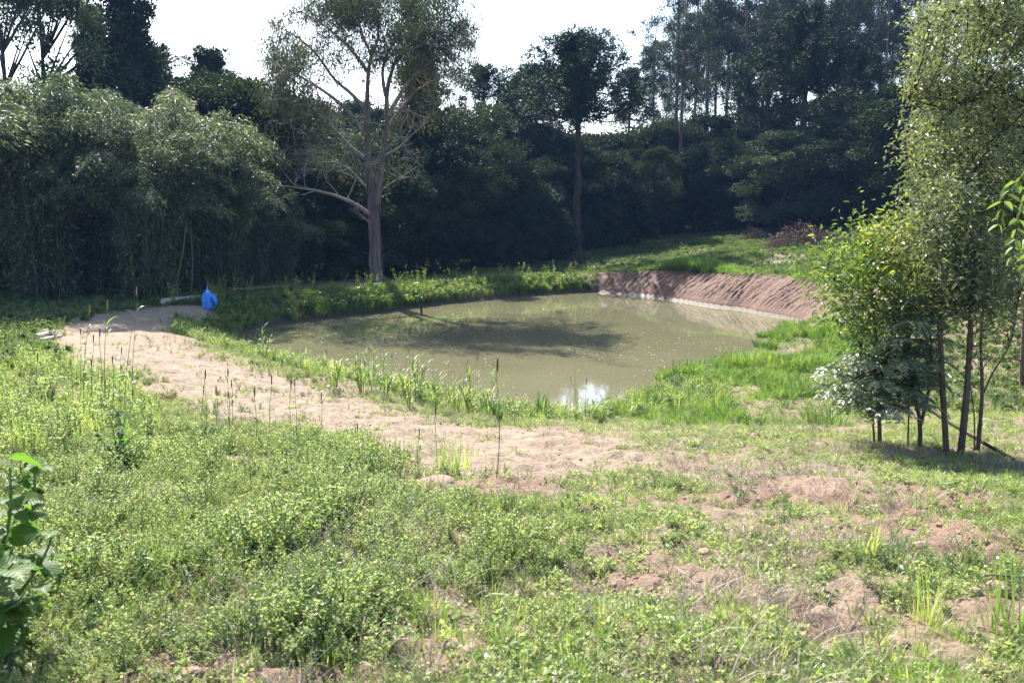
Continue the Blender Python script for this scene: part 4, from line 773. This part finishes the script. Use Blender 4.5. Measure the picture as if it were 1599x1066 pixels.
# ------------------------------------------------------------------ young trees at the right
def sapling(name, label, stems, foliage, mat, bark='brush', leaf=(.05, .10), lw=.36, npc=34, cl=.16, compound=False, baseuv=None, Yb=None):
    b = G([baseuv[0]], [baseuv[1]])[0]; rt = thing(name, label, 'young tree', b); nodes = []
    for pts, r0, r1, dys in stems:
        mb = MB(); L_ = np.array([W(np.array(float(u)), np.array(float(v)), b[1] + dy) for (u, v), dy in zip(pts, dys)]) - b; L_[0, 2] -= .05
        L_ = smoothline(L_, 14); tube(mb, L_, np.linspace(r0, r1, 14), 7, .5, .15); link('stem', mb.mesh('stem', M[bark], True), rt); nodes.append(L_[5:])
    NN = np.vstack(nodes); cr, tw = MB(), MB()
    for (u, v, ru, rv, cnt) in foliage:
        for _ in range(cnt):
            a = rng.uniform(0, 6.28); q = math.sqrt(rng.random()); c = W(np.array(u + math.cos(a) * q * ru), np.array(v + math.sin(a) * q * rv), b[1] + rng.normal(0, .38)) - b
            k = NN[np.argmin(np.linalg.norm(NN - c - [0, 0, -.15], axis=1))]; s_ = smoothline([k, (k + c) / 2 + [0, 0, .04], c], 5); tube(tw, s_, np.linspace(.008, .003, 5), 4)
            if compound:
                for f_ in range(9):
                    az = rng.uniform(0, 6.28); L_ = rng.uniform(.16, .3); m_ = 11; t = np.linspace(.12, 1, m_); d = np.array([math.cos(az), math.sin(az), 0])
                    rc = c + d * (L_ * t)[:, None] + np.array([0, 0, 1]) * (L_ * (.35 * t - .75 * t * t))[:, None]; tube(tw, rc, .0018, 3)
                    for sg in (-1, 1):
                        D = np.array([-d[1], d[0], 0]) * sg + d * .5 - np.array([0, 0, .45]); leaves(cr, rc, np.repeat(D[None], m_, 0) + rng.normal(0, .1, (m_, 3)), rng.uniform(*leaf, m_), lw * .06, .1, False, None, 0, rng.normal(0, .8, m_))
            else:
                D = rng.normal(0, 1, (npc, 3)) * [1, 1, .6] - [0, 0, .2]; ll = rng.uniform(*leaf, npc)
                leaves(cr, c + rng.normal(0, cl, (npc, 3)), D, ll, ll * lw, .18, True, np.clip(rng.normal(.3 + .5 * (v - foliage[0][1] < 0), .3, npc), 0, 1), .2)
    link('twigs', tw.mesh('twigs', M['bark']), rt); link('crown', cr.mesh('crown', M[mat]), rt); return rt
z6 = [0] * 6
sapling('young_tree', 'young tree with yellowish green lanceolate leaves, nearest the clay bank',
    [([(1374, 692), (1373, 640), (1371, 580), (1368, 520), (1360, 450), (1350, 390)], .026, .008, z6), ([(1366, 690), (1362, 640), (1355, 600), (1345, 540), (1318, 470), (1290, 420)], .014, .005, z6), ([(1372, 600), (1390, 540), (1400, 480), (1405, 420), (1400, 370), (1380, 350)], .014, .005, z6)],
    [(1345, 410, 45, 50, 40), (1295, 425, 24, 26, 9), (1400, 400, 50, 50, 44), (1360, 480, 60, 50, 44), (1420, 450, 40, 60, 26), (1330, 520, 30, 30, 8), (1380, 365, 25, 22, 10)], 'yellow', baseuv=(1374, 694))
sapling('young_tree', 'young tree with a forked dark trunk and silvery feathered leaves',
    [([(1436, 697), (1437, 675), (1437, 655), (1428, 620), (1415, 590), (1395, 570)], .032, .01, z6), ([(1437, 660), (1448, 625), (1452, 600), (1458, 560), (1452, 520), (1445, 480)], .022, .008, z6), ([(1418, 690), (1419, 650), (1420, 600), (1420, 560), (1418, 520), (1415, 500)], .011, .005, z6)],
    [(1335, 590, 48, 36, 26), (1395, 565, 60, 40, 30), (1375, 618, 60, 26, 18), (1440, 590, 32, 50, 18), (1440, 500, 45, 45, 26)], 'silver', leaf=(.045, .08), lw=.34, compound=True, baseuv=(1436, 699))
sapling('young_tree', 'straight young trunk topped by a sprout of bright yellow leaves',
    [([(1478, 698), (1474, 640), (1470, 580), (1468, 520), (1466, 490), (1465, 462)], .036, .028, [-.2] * 6)],
    [(1455, 468, 12, 10, 3), (1490, 490, 30, 16, 5), (1470, 475, 14, 10, 3)], 'yellow', leaf=(.06, .11), npc=12, cl=.07, baseuv=(1478, 702))
sapling('young_tree', 'thick trunked young tree leaning slightly, leaves merging with the crown above',
    [([(1500, 706), (1508, 640), (1513, 570), (1516, 500), (1517, 430), (1508, 340)], .043, .02, [0, 0, 0, 0, .1, .2]), ([(1515, 470), (1500, 430), (1470, 390), (1450, 350), (1440, 320), (1430, 290)], .016, .006, z6)],
    [(1470, 360, 50, 50, 46), (1520, 400, 50, 55, 40), (1550, 460, 40, 40, 22), (1500, 450, 50, 30, 20)], 'right', leaf=(.05, .085), lw=.4, npc=44, cl=.15, baseuv=(1500, 708))
sapling('young_tree', 'slim young tree forked low, with sparse leaves, rightmost of the group',
    [([(1526, 704), (1531, 660), (1535, 600), (1530, 540), (1535, 480), (1540, 430)], .028, .008, z6), ([(1534, 612), (1550, 580), (1565, 560), (1578, 540), (1585, 500), (1590, 470)], .013, .005, z6), ([(1522, 700), (1522, 660), (1520, 630), (1515, 600), (1512, 580), (1508, 570)], .01, .004, z6)],
    [(1560, 500, 35, 30, 12), (1530, 560, 20, 20, 4), (1580, 440, 25, 40, 14)], 'right', leaf=(.05, .08), lw=.4, npc=20, baseuv=(1526, 706))
sapling('young_tree', 'trunk cut by the right edge of the picture behind the saplings',
    [([(1597, 602), (1597, 570), (1599, 540), (1600, 500), (1602, 460), (1606, 400)], .07, .04, z6), ([(1597, 560), (1580, 559), (1560, 560), (1545, 558), (1535, 560), (1525, 558)], .022, .01, [0, -.1, -.2, -.3, -.4, -.5])],
    [(1590, 420, 30, 50, 22)], 'right', leaf=(.05, .09), lw=.4, baseuv=(1597, 606))
a, b = G([1583], [716])[0], W(np.array(1400.), np.array(605.), 11.8); mb = MB(); tube(mb, smoothline([np.zeros(3), (b - a) * .5 - [0, 0, .04], b - a], 10), np.linspace(.022, .014, 10), 6, .5, .1, 0, True)
tag(link('leaning_pole', mb.mesh('leaning_pole', M['bark'], True), None, a), 'dark thin pole leaning diagonally across the young trunks', 'pole')

# ------------------------------------------------------------------ bottom left shrub with large leaves
def bigleaf_mesh():
    mb = MB(); m_ = 9; t = np.linspace(0, 1, m_); wv = np.sin(np.pi * t ** .72) ** .8 * .36; wv[-1] = 0; wv[0] = .03; rows = []
    for i in range(m_):
        for s in (-1, -.5, 0, .5, 1): rows.append([t[i], s * wv[i], .05 * abs(s) * (1 + .5 * math.sin(i * 2.3)) + .10 * math.sin(math.pi * t[i]) - .12 * t[i] ** 2])
    i = (np.arange(m_ - 1)[:, None] * 5 + np.arange(4)[None]).ravel(); mb.add(rows, np.stack([i, i + 5, i + 6, i + 1], -1), np.repeat(rng.uniform(.3, .7), len(rows))); return mb.mesh('leaf', M['bigleaf'], True)
BLM = [bigleaf_mesh() for _ in range(3)]
def leafy_shrub(name, label, stems, nleaf, size, baseuv, jit=.06, Yo=0.):
    b = G([baseuv[0]], [baseuv[1]])[0]; rt = thing(name, label, 'shrub', b); mb = MB(); Ls = []
    for P, dys in stems:
        L_ = np.array([W(np.array(float(u)), np.array(float(v)), b[1] + dy) for (u, v), dy in zip(P, dys)]) - b; L_ = smoothline(np.vstack([[0, 0, -.03], L_]), 12); tube(mb, L_, np.linspace(.009, .003, 12) * size / .13, 5); Ls.append(L_)
    link('stems', mb.mesh('stems', M['stalk'], True), rt)
    for k in range(nleaf):
        L_ = Ls[k % len(Ls)]; q = rng.integers(3, 12); o = link('leaf', BLM[rng.integers(3)], rt, L_[q] + rng.normal(0, jit * .3, 3)); s = size * rng.uniform(.45, 1.1) * (1.15 - .04 * q)
        o.rotation_euler = (rng.normal(0, .35), rng.uniform(-.5, .6), rng.uniform(0, 6.28)); o.scale = (s, s, s)
    return rt
leafy_shrub('broadleaf_shrub', 'large leaved shrub with glossy heart shaped leaves at the lower left corner',
    [([(-20, 900), (10, 840), (20, 780), (15, 730)], (0, -.05, -.1, -.1)), ([(10, 950), (50, 900), (75, 860), (80, 840)], (0, -.1, -.15, -.2)), ([(-40, 900), (-60, 820), (-40, 740), (-30, 700)], (0, 0, 0, 0)), ([(0, 990), (20, 960), (40, 930), (60, 930)], (-.1, -.2, -.3, -.35)), ([(-40, 960), (-20, 920), (10, 890), (20, 880)], (-.1, -.3, -.4, -.45)), ([(0, 900), (30, 830), (60, 760), (50, 710)], (.3, .35, .5, .6))], 120, .17, (-30, 1000))
leafy_shrub('weedy_shrub', 'dark leafy weed standing above the grass near the tall seed stalks',
    [([(182, 700), (175, 660), (165, 640)], (0, 0, 0)), ([(185, 700), (195, 650), (205, 635)], (0, .05, .1)), ([(180, 710), (160, 690), (150, 675)], (0, -.05, -.1)), ([(186, 700), (205, 685), (215, 672)], (0, 0, .1))], 44, .12, (186, 735))
for (u, v, lab, n_) in [(463, 862, 'dark green leafy weed in the thick of the left foreground', 40), (20, 640, 'leafy weed at the left edge beside the fallen sticks', 26), (1155, 780, 'upright leafy weed on the bare patch right of centre', 14), (735, 640, None, 0)]:
    if n_: leafy_shrub('weedy_shrub', lab, [([(u - 12, v - 25), (u - 22, v - 48)], (0, .02)), ([(u + 3, v - 30), (u + 4, v - 55)], (0, -.05)), ([(u + 14, v - 22), (u + 26, v - 40)], (0, .08))], n_, .075, (u, v))

for (u, v, lab, n_) in [(900, 800, 'low cluster of pale rounded leaves right of centre', 26), (1380, 775, 'low cluster of pale leaves before the young trees', 22), (1490, 770, 'low whitish leaved weed in front of the leaning pole', 20), (1225, 1058, 'broad pale leaf pair at the bottom edge', 6), (612, 940, 'pale leafed weed low in the centre foreground', 16), (1010, 895, 'yellow green leafy weed beside the central bare soil', 18), (300, 1010, 'leafy weed with upright leaves near the bottom left soil', 22), (560, 760, 'leafy weed with pointed leaves near the near edge of the path', 18)]:
    leafy_shrub('leafy_weed', lab, [([(u - 14, v - 8), (u - 26, v - 14)], (0, .02)), ([(u + 3, v - 10), (u + 4, v - 22)], (0, -.05)), ([(u + 14, v - 8), (u + 28, v - 14)], (0, .08))], n_, .055 if v < 850 else .045, (u, v))
# ------------------------------------------------------------------ tall seed stalks (stem, spike, arching leaves)
stem_mb = MB(); t = np.linspace(0, 1, 8); tube(stem_mb, np.stack([.02 * np.sin(t * 3), .015 * np.sin(t * 4), t * 1.0 - .01], 1), np.linspace(.0045, .0025, 8), 5); STEM = stem_mb.mesh('stem', M['stalk'], True)
def spikemesh(mat, L_=.1, r=.010):
    mb = MB(); t = np.linspace(0, 1, 9); tube(mb, np.stack([0 * t, 0 * t, t * L_], 1), r * np.sin(np.pi * np.clip(t * .9 + .08, 0, 1)) ** .35, 7, .5, .3, 0, True)
    n_ = 70; a = rng.uniform(0, 6.28, n_); z = rng.uniform(.03, L_, n_); P = np.stack([np.cos(a) * r * .8, np.sin(a) * r * .8, z], 1); leaves(mb, P, np.stack([np.cos(a), np.sin(a), np.full(n_, .8)], 1), .008, .002, 0); return mb.mesh('spike', mat)
SPK = [spikemesh(M['spike']), spikemesh(M['spike_pale'])]
def archleaf():
    mb = MB(); blades(mb, np.zeros((1, 3)), np.zeros(1), .34, 1.15, .026, 5, 1.5, np.array([.6])); return mb.mesh('leaf', M['grass'])
ARCH = [archleaf() for _ in range(2)]
def stalk(u, vt, vb, lab, grp=None, pale=0, nleaf=3, spike=True, thick=1.0, ub=None):
    thick = thick * rng.uniform(.72, 1.0) if thick == 1.0 else thick
    b = G([ub if ub else u], [vb])[0]; top = W(np.array(float(u)), np.array(float(vt)), b[1]); H = top[2] - b[2]; sl_ = .115 * thick * (1 if H > .5 else .75)
    rt = thing('seed_stalk', lab, 'seed stalk', b, 0, grp, 1.0, None); lean = math.atan2(top[0] - b[0], H); rt.rotation_euler = (rng.normal(0, .03), lean, 0)
    o = link('stem', STEM, rt); o.scale = (1.1 * thick, 1.1 * thick, H - (sl_ * .9 if spike else 0)); o.rotation_euler = (0, 0, rng.uniform(0, 6))
    if spike: o = link('spike', SPK[pale], rt, (0, 0, H - sl_)); k = sl_ / .1; o.scale = (k * .72, k * .72, k); 
    for j in range(nleaf):
        o = link('leaf', ARCH[j % 2], rt, (0, 0, H * rng.uniform(.2, .8))); o.rotation_euler = (rng.normal(0, .15), rng.uniform(-.1, .3), rng.uniform(0, 6.28)); o.scale = (rng.uniform(.45, .9),) * 3
    return rt
BIG = [(212, 447, 640, 'tallest seed stalk with a pale brown spike and one drooping leaf', 1, 207), (167, 468, 650, 'seed stalk with a pale spike, second tallest of the left cluster', 1, 165), (138, 475, 655, 'seed stalk with a bent brown spike left of the left cluster', 1, 132),
    (208, 499, 668, 'thick leaning stalk with a drooping white edged leaf and no spike', 2, 195), (777, 559, 755, 'tall lone seed stalk on the path in the centre', 0, 775), (157, 512, 645, 'seed stalk with a short dark spike in the middle of the left cluster', 0, 155),
    (897, 544, 655, 'thin seed stalk reaching over the water right of centre', 0, 902), (355, 575, 690, 'seed stalk with dark spike in front of the path, right of the red scrap', 0, 356), (320, 577, 700, 'slim seed stalk standing between red scrap and dark spike', 0, 319)]
for u, vt, vb, lab, kd, ub in BIG: stalk(u, vt, vb, lab, None, 1 if kd == 1 else 0, 7 if kd else 3, kd != 2, 1.15 if u < 230 else 1.0, ub)
ORD = ['leftmost', 'second', 'third', 'fourth', 'fifth', 'sixth', 'seventh', 'eighth', 'ninth', 'tenth', 'eleventh', 'twelfth', 'thirteenth', 'fourteenth', 'fifteenth', 'sixteenth', 'seventeenth', 'last']
for q_, (u, vt, vb) in enumerate(sorted([(145, 522, 650), (124, 513, 648), (189, 541, 660), (146, 558, 662), (59, 551, 640), (164, 592, 672), (112, 560, 650), (176, 555, 668)])): stalk(u, vt, vb, ORD[q_] + ' of the shorter seed stalks crowded in the cluster left of the path', 'stalks in the left cluster', 0, 7)
for q_, (u, vt, vb) in enumerate(sorted([(362, 592, 705), (337, 602, 690), (317, 602, 690), (358, 609, 700), (397, 604, 705), (424, 586, 690), (454, 594, 688), (461, 591, 700), (558, 660, 745), (680, 635, 735), (502, 612, 680), (655, 668, 745)])):
    stalk(u, vt, vb, ORD[q_] + ' of the thin dark spiked seed stalks against the pale path, from the left', 'stalks against the path', 0, 1)
for q_, (u, vt, vb) in enumerate(sorted([(465, 544, 590), (473, 544, 592), (510, 545, 600), (558, 530, 610), (570, 514, 600), (595, 546, 618), (576, 542, 615), (645, 532, 630), (635, 542, 628), (639, 543, 635), (677, 549, 640), (746, 556, 640), (730, 560, 636), (891, 587, 660), (916, 591, 662), (700, 565, 640), (612, 552, 622), (770, 566, 645)])):
    stalk(u, vt, vb, ORD[q_] + ' of the reddish spiked seed stalks on the near pond shore, from the left', 'stalks on the near shore', int(rng.random() < .4), 3)
# leafy grass plants
def arching_plant(kind, hh, n_):
    mb = MB(); a = rng.uniform(0, 6.28, n_); P = np.stack([np.cos(a) * .02, np.sin(a) * .02, rng.uniform(0, hh * .35, n_)], 1)
    st = MB()
    for k in range(n_ // 7):
        q = rng.uniform(0, 6.28); o_ = rng.uniform(.04, .3) * hh; h1 = hh * rng.uniform(.5, 1.0); L_ = np.array([[math.cos(q) * .03, math.sin(q) * .03, -.02], [math.cos(q) * o_ * .5, math.sin(q) * o_ * .5, h1 * .5], [math.cos(q) * o_, math.sin(q) * o_, h1]]); tube(st, L_, .004, 4)
        t_ = rng.uniform(.1, 1, 7); pp = np.stack([np.interp(t_, [0, .5, 1], L_[:, m_]) for m_ in range(3)], 1); blades(mb, pp, rng.uniform(0, 6.28, 7), hh * rng.uniform(.25, .6, 7), rng.uniform(.6, 1.5, 7), .018 * rng.uniform(.6, 1.3, 7), 5, 1.5)
    return [('leaves', mb.mesh('leaves', M['grass'])), ('stems', st.mesh('stems', M['stalk']))]
AP = [arching_plant(0, .7, 56), arching_plant(0, .6, 42), arching_plant(0, .55, 56)]
for k, (u, vb, s, lab) in enumerate([(412, 560, .8, 'arching grass plant at the left end of the near shore'), (522, 610, 1.0, 'bushy light green plant alone beside a lump of path soil'), (565, 612, 1.1, 'arching grass plant right of the bushy light green one'), (583, 608, .9, None), (640, 635, 1.1, None), (652, 628, 1.2, 'tall arching grass plant in the middle of the near shore'), (600, 625, .8, None), (680, 640, 1.0, None), (712, 645, .9, None), (735, 648, .9, None), (765, 650, 1.0, None), (440, 575, .6, None), (480, 585, .6, None)]):
    spawn(AP[k % 3], 'grass_plant', lab or '%s arching grass plant along the near shore, counted from the left' % ORD[k], 'grass plant', G([u], [vb])[0], rng.uniform(0, 6.28), None if lab else 'arching grass plants on the near shore', s * 1.3)
def broad_plant(hh, n_, wd):
    mb = MB(); a = rng.uniform(0, 6.28, n_); P = np.stack([np.cos(a) * .05, np.sin(a) * .05, np.zeros(n_)], 1); blades(mb, P, a, hh * rng.uniform(.6, 1.1, n_), rng.uniform(.1, .55, n_), wd, 5, .7); return [('leaves', mb.mesh('leaves', M['herb_dark']))]
BD = [broad_plant(.5, 16, .09), broad_plant(.42, 12, .08)]
for k, (u, vb, s, lab) in enumerate([(845, 655, 1.1, 'broad upright leaved plant at the water edge, tallest one'), (812, 655, .7, 'low broad leaved plant just left of the tallest one'), (775, 655, .8, 'broad leaved plant at the foot of the central stalk'), (938, 662, .7, 'broad leaved plant on the grass right of the water gap'), (780, 660, .6, 'small dark broad leaved plant below the central stalk')]):
    spawn(BD[k % 2], 'broadleaf_plant', lab, 'plant', G([u], [vb])[0], rng.uniform(0, 6.28), None, s)
YG = [[('leaves', tuft(.38, 36, .008, M['grass'], (.05, .7), .09, 5))], [('leaves', tuft(.34, 34, .009, M['grass'], (.1, .9), .08, 5))]]
for k, (u, vb, s, lab) in enumerate([(690, 738, 1.0, 'upright yellow green grass clump on the path, leftmost of three'), (706, 742, 1.15, 'upright yellow green grass clump on the path, middle of three'), (722, 735, 1.0, 'upright yellow green grass clump on the path, rightmost of three'), (1355, 885, .8, 'dense bright grass tuft beside the bare patch at right'), (1575, 985, 1.1, 'spiky bright grass tuft at the lower right edge'), (250, 905, .8, 'grass tuft with long blades in the lower left weeds'), (1445, 960, .7, 'ragged grass tuft in the bare soil at lower right')]):
    spawn(YG[k % 2], 'grass_clump', lab, 'grass clump', G([u], [vb])[0], rng.uniform(0, 6.28), None, s)

# ------------------------------------------------------------------ small things
# blue sack
b = G([325], [482])[0]; mb = MB(); px = b[1] / FPX; H = 36 * px; rw = 8.8 * px; k_n = 28
prof = [(0, .92), (.12, 1.05), (.35, 1.0), (.55, .92), (.66, .72), (.72, .42), (.78, .26), (.88, .15), (1.0, .03)]
rs = np.random.default_rng(5); lob = rs.normal(0, 1, (6,)); a = np.linspace(0, 6.283, k_n, endpoint=False); V = []
for z, r in prof:
    cre = 1 + .16 * np.sin(a * 5 + z * 3) + .10 * np.sin(a * 9 - z * 7) + .07 * rs.normal(0, 1, k_n); V += [[math.cos(q) * r * rw * c_ + .05 * z * rw, math.sin(q) * r * rw * c_ * .8, z * H] for q, c_ in zip(a, cre)]
F = [[i * k_n + j, i * k_n + (j + 1) % k_n, (i + 1) * k_n + (j + 1) % k_n, (i + 1) * k_n + j] for i in range(len(prof) - 1) for j in range(k_n)]; mb.add(V, F); mb.add([V[q] for q in range(-k_n, 0)] + [[.05 * rw, 0, H * 1.02]], [[q, (q + 1) % k_n, k_n] for q in range(k_n)])
root = thing('blue_sack', 'bright blue plastic sack gathered to a point beside the path', 'sack', b); link('bag', mb.mesh('bag', M['blue'], True), root)
mb = MB(); P = smoothline([(rw * .55, -.02, H * .62), (rw * 1.25, -.04, H * .5), (rw * 1.5, -.03, H * .25), (rw * 1.3, 0, H * .14)], 8); tube(mb, P, np.array([.4, .42, .4, .36, .33, .3, .24, .1]) * rw, 9, .5, .25, 0, True); link('side_flap', mb.mesh('side_flap', M['blue'], True), root)
mb = MB(); tube(mb, [(.04 * rw, 0, H * .745), (.04 * rw, 0, H * .775)], .33 * rw, 12); link('tie', mb.mesh('tie', M['white'], True), root)
# red scrap
b = G([262], [626])[0]; px = b[1] / FPX; mb = MB(); xs = np.linspace(-13, 13, 9) * px
for k, x in enumerate(xs): pass
V = []; 
for k, x in enumerate(xs):
    hh = (9, 8.5, 6.5, 5, 4.5, 6, 8, 10, 10.5)[k] * px; V += [[x, .02 * math.sin(k * 2), .01], [x + .004, .02 * math.sin(k * 1.7) + .01, .01 + hh * .5], [x, .03 * math.sin(k) + .015, .01 + hh]]
V = np.array(V); V2 = V + [0, .006, 0]; n3 = len(V); F = []
for k in range(8):
    for j in (0, 1): q = k * 3 + j; F += [[q, q + 3, q + 4, q + 1], [q + 1 + n3, q + 4 + n3, q + 3 + n3, q + n3]]
mb.add(np.vstack([V, V2]), F); root = thing('red_plastic_scrap', 'faded red plastic scrap, bow shaped, lying by the path', 'plastic scrap', b); link('sheet', mb.mesh('sheet', M['red'], True), root)
# logs, sticks, branches
def logobj(p0, p1, r, label, mat='log', cat='log', lift=.02, name='fallen_log', bend=.06, k=8, zoff=(0, 0)):
    a, b = G([p0[0]], [p0[1]])[0], G([p1[0]], [p1[1]])[0]; a[2] += r * .6 + lift + zoff[0]; b[2] += r * .6 + lift + zoff[1]; mb = MB(); d = b - a; L_ = smoothline([np.zeros(3), d * .35 + rng.normal(0, bend * .5, 3) * [1, 1, .3], d * .7 + rng.normal(0, bend * .5, 3) * [1, 1, .3], d], 12)
    tube(mb, L_, np.linspace(r, r * .72, 12), k, .5, .22, 0, True); rt = thing(name, label, cat, a); link('log' if cat == 'log' else 'stick', mb.mesh('log', M[mat], True), rt)
    mb = MB(); q = L_[7]; e = q + unit(np.cross(d, [0, 0, 1])) * r * 2.2 + [0, 0, r * 1.6]; tube(mb, [q, (q + e) / 2, e], [r * .4, r * .33, r * .28], 6, .5, .1, 0, True); link('twig_stub', mb.mesh('twig_stub', M[mat], True), rt); return rt
logobj((255, 478), (352, 467), .10, 'pale fallen trunk lying behind the blue sack', lift=.1)
logobj((358, 469), (465, 461), .08, 'darker fallen trunk on the bank right of the blue sack', 'brush', lift=.35)
logobj((56, 530), (84, 522), .075, 'short pale log at the left side of the path, front one'); logobj((62, 535), (96, 528), .06, 'short pale log overlapping the front one by the path'); logobj((66, 523), (82, 519), .07, 'stubby end of a log behind the short pale pair')
logobj((0, 562), (48, 552), .03, 'thin grey stick lying in the weeds at the left edge', 'log', 'stick', .05, 'dry_stick'); logobj((20, 557), (50, 563), .025, 'dark broken stick crossing the grey one at left', 'brush', 'stick', .06, 'dry_stick')
logobj((1040, 990), (1075, 1003), .013, 'curved pale twig on the lower centre soil', 'log', 'stick', .01, 'dry_stick', .05); logobj((285, 780), (312, 773), .009, 'short dark twig in the left weeds', 'brush', 'stick', .08, 'dry_stick', .02)
logobj((1530, 932), (1599, 905), .005, 'thin dry stem on the soil clods at lower right', 'brush', 'stick', .06, 'dry_stick'); logobj((1298, 368), (1330, 366), .08, 'pale log at the top of the grassy slope', 'log', 'log', .1)
logobj((583, 452), (600, 450), .05, 'short white pipe lying on the weedy far bank below the big tree', 'white', 'pipe', .22, 'white_pipe', 0)
# stub post in the water
b = on_plane(np.array(658.), np.array(492.), 0.); mb = MB(); tube(mb, [(0, 0, -.3), (.01, 0, .1), (.0, 0, .33)], [.045, .04, .045], 7, .5, .2, 0, True); tag(link('stub_post', mb.mesh('stub_post', M['bark'], True), None, b), 'dark stub post sticking out of the water near the far bank', 'post')
# brush heaps
def heap(u, v, r, hh, n_, label, mat='brush'):
    b = G([u], [v])[0]; rt = thing('brush_heap', label, 'brush heap', b); mb = MB()
    for _ in range(n_):
        a = rng.uniform(0, 6.28); q = r * math.sqrt(rng.random()); c = np.array([math.cos(a) * q, math.sin(a) * q * .7, hh * (1 - (q / r) ** 2) * rng.random()]); d = unit(rng.normal(0, 1, 3) * [1, 1, .6]) * rng.uniform(.15, .45) * r
        tube(mb, [c - d, c + rng.normal(0, .05, 3) * r, c + d + [0, 0, -.1 * r]], [.018, .014, .006], 3)
    link('twigs', mb.mesh('twigs', M[mat]), rt); mb = MB(); n2 = n_ * 5; a = rng.uniform(0, 6.28, n2); q = r * np.sqrt(rng.random(n2)); c = np.stack([np.cos(a) * q, np.sin(a) * q * .7, hh * (1 - (q / r) ** 2) * rng.random(n2)], 1)
    leaves(mb, c, rng.normal(0, 1, (n2, 3)), .14, .06, .2); link('dead_leaves', mb.mesh('dead_leaves', M['dead']), rt)
M['dead'] = leafmat('dead_leaf', (.07, .04, .03), (.15, .09, .06), None, .7, .15, .2, (1, .9, .7))
heap(908, 412, 1.0, 1.0, 140, 'dark reddish brush heap at the forest edge beyond the far bank'); heap(825, 417, .7, .8, 60, 'small twiggy brush heap left of the reddish one')
heap(1255, 385, 2.2, 1.4, 260, 'wide brown brush heap at the back of the grassy slope'); heap(1180, 375, 1.2, .9, 120, 'smaller brown brush heap at the slope edge, left of the wide one'); heap(1330, 385, 1.6, 1.0, 140, 'brown brush heap at the right end of the slope')
# stones and clods
for k, (u, v, r, lab, mt) in enumerate([(682, 757, .17, 'pale rounded earth mound on the near edge of the path', 'clod'), (640, 760, .09, 'small pale clod beside the rounded earth mound', 'clod'), (68, 672, .09, 'pale upright stone in the left weeds', 'stone'), (1555, 928, .075, 'largest red clod at the right edge', 'clod'), (1570, 905, .05, 'dark crusted clod just behind the largest red one', 'clod'), (1520, 938, .045, 'small red clod left of the largest one', 'clod'),
    (1285, 952, .05, 'pinkish stone alone on the bare soil at lower right', 'clod'), (1243, 998, .04, 'small brown stone below the pinkish one', 'clod'), (1100, 578 + 130, .06, 'low clod on the grass right of the path', 'clod'), (1400, 1002, .05, 'red clod under the ragged grass tuft', 'clod'), (705, 1010, .042, 'brown clod in the lower centre bare soil', 'clod'), (735, 1020, .045, 'smaller brown clod right of the lower centre one', 'clod'), (395, 1050, .05, 'big pale clod at the bottom edge', 'clod'), (300, 1058, .04, 'pale clod in the lower left bare soil', 'clod'), (1100, 868, .04, 'reddish clod in the weeds right of centre', 'clod'), (1440, 862, .05, 'clod with a white chip on the upper right bare patch', 'clod')]):
    c = G([u], [v])[0]; me = rockmesh(r, 300 + k, M[mt], .3 if k < 2 else .62); me.polygons.foreach_set('use_smooth', [True] * len(me.polygons)); o = link('clod' if mt == 'clod' else 'stone', me, None, c); o.rotation_euler = (0, 0, rng.uniform(0, 6)); tag(o, lab, 'stone' if mt == 'stone' else 'clod')
# ------------------------------------------------------------------ haze
mb = MB(); x0, x1, y0, y1, z0, z1 = -960, 960, -960, 960, float(GZ.min()) - 1.2, 48
V = [(x, y, z) for z in (z0, z1) for y in (y0, y1) for x in (x0, x1)]; mb.add(V, [[0, 2, 3, 1], [4, 5, 7, 6], [0, 1, 5, 4], [2, 6, 7, 3], [0, 4, 6, 2], [1, 3, 7, 5]])
hm, hn, ho = newmat('haze'); pv = hn.nodes.new('ShaderNodeVolumePrincipled'); pv.inputs['Color'].default_value = (.28, .5, 1, 1); pv.inputs['Density'].default_value = .0003; pv.inputs['Anisotropy'].default_value = 0
hn.links.new(pv.outputs[0], ho.inputs['Volume']); h = link('haze', mb.mesh('haze', hm)); h['kind'] = 'stuff'; h['label'] = 'thin bluish haze hanging in the air before the forest'; h['category'] = 'haze'
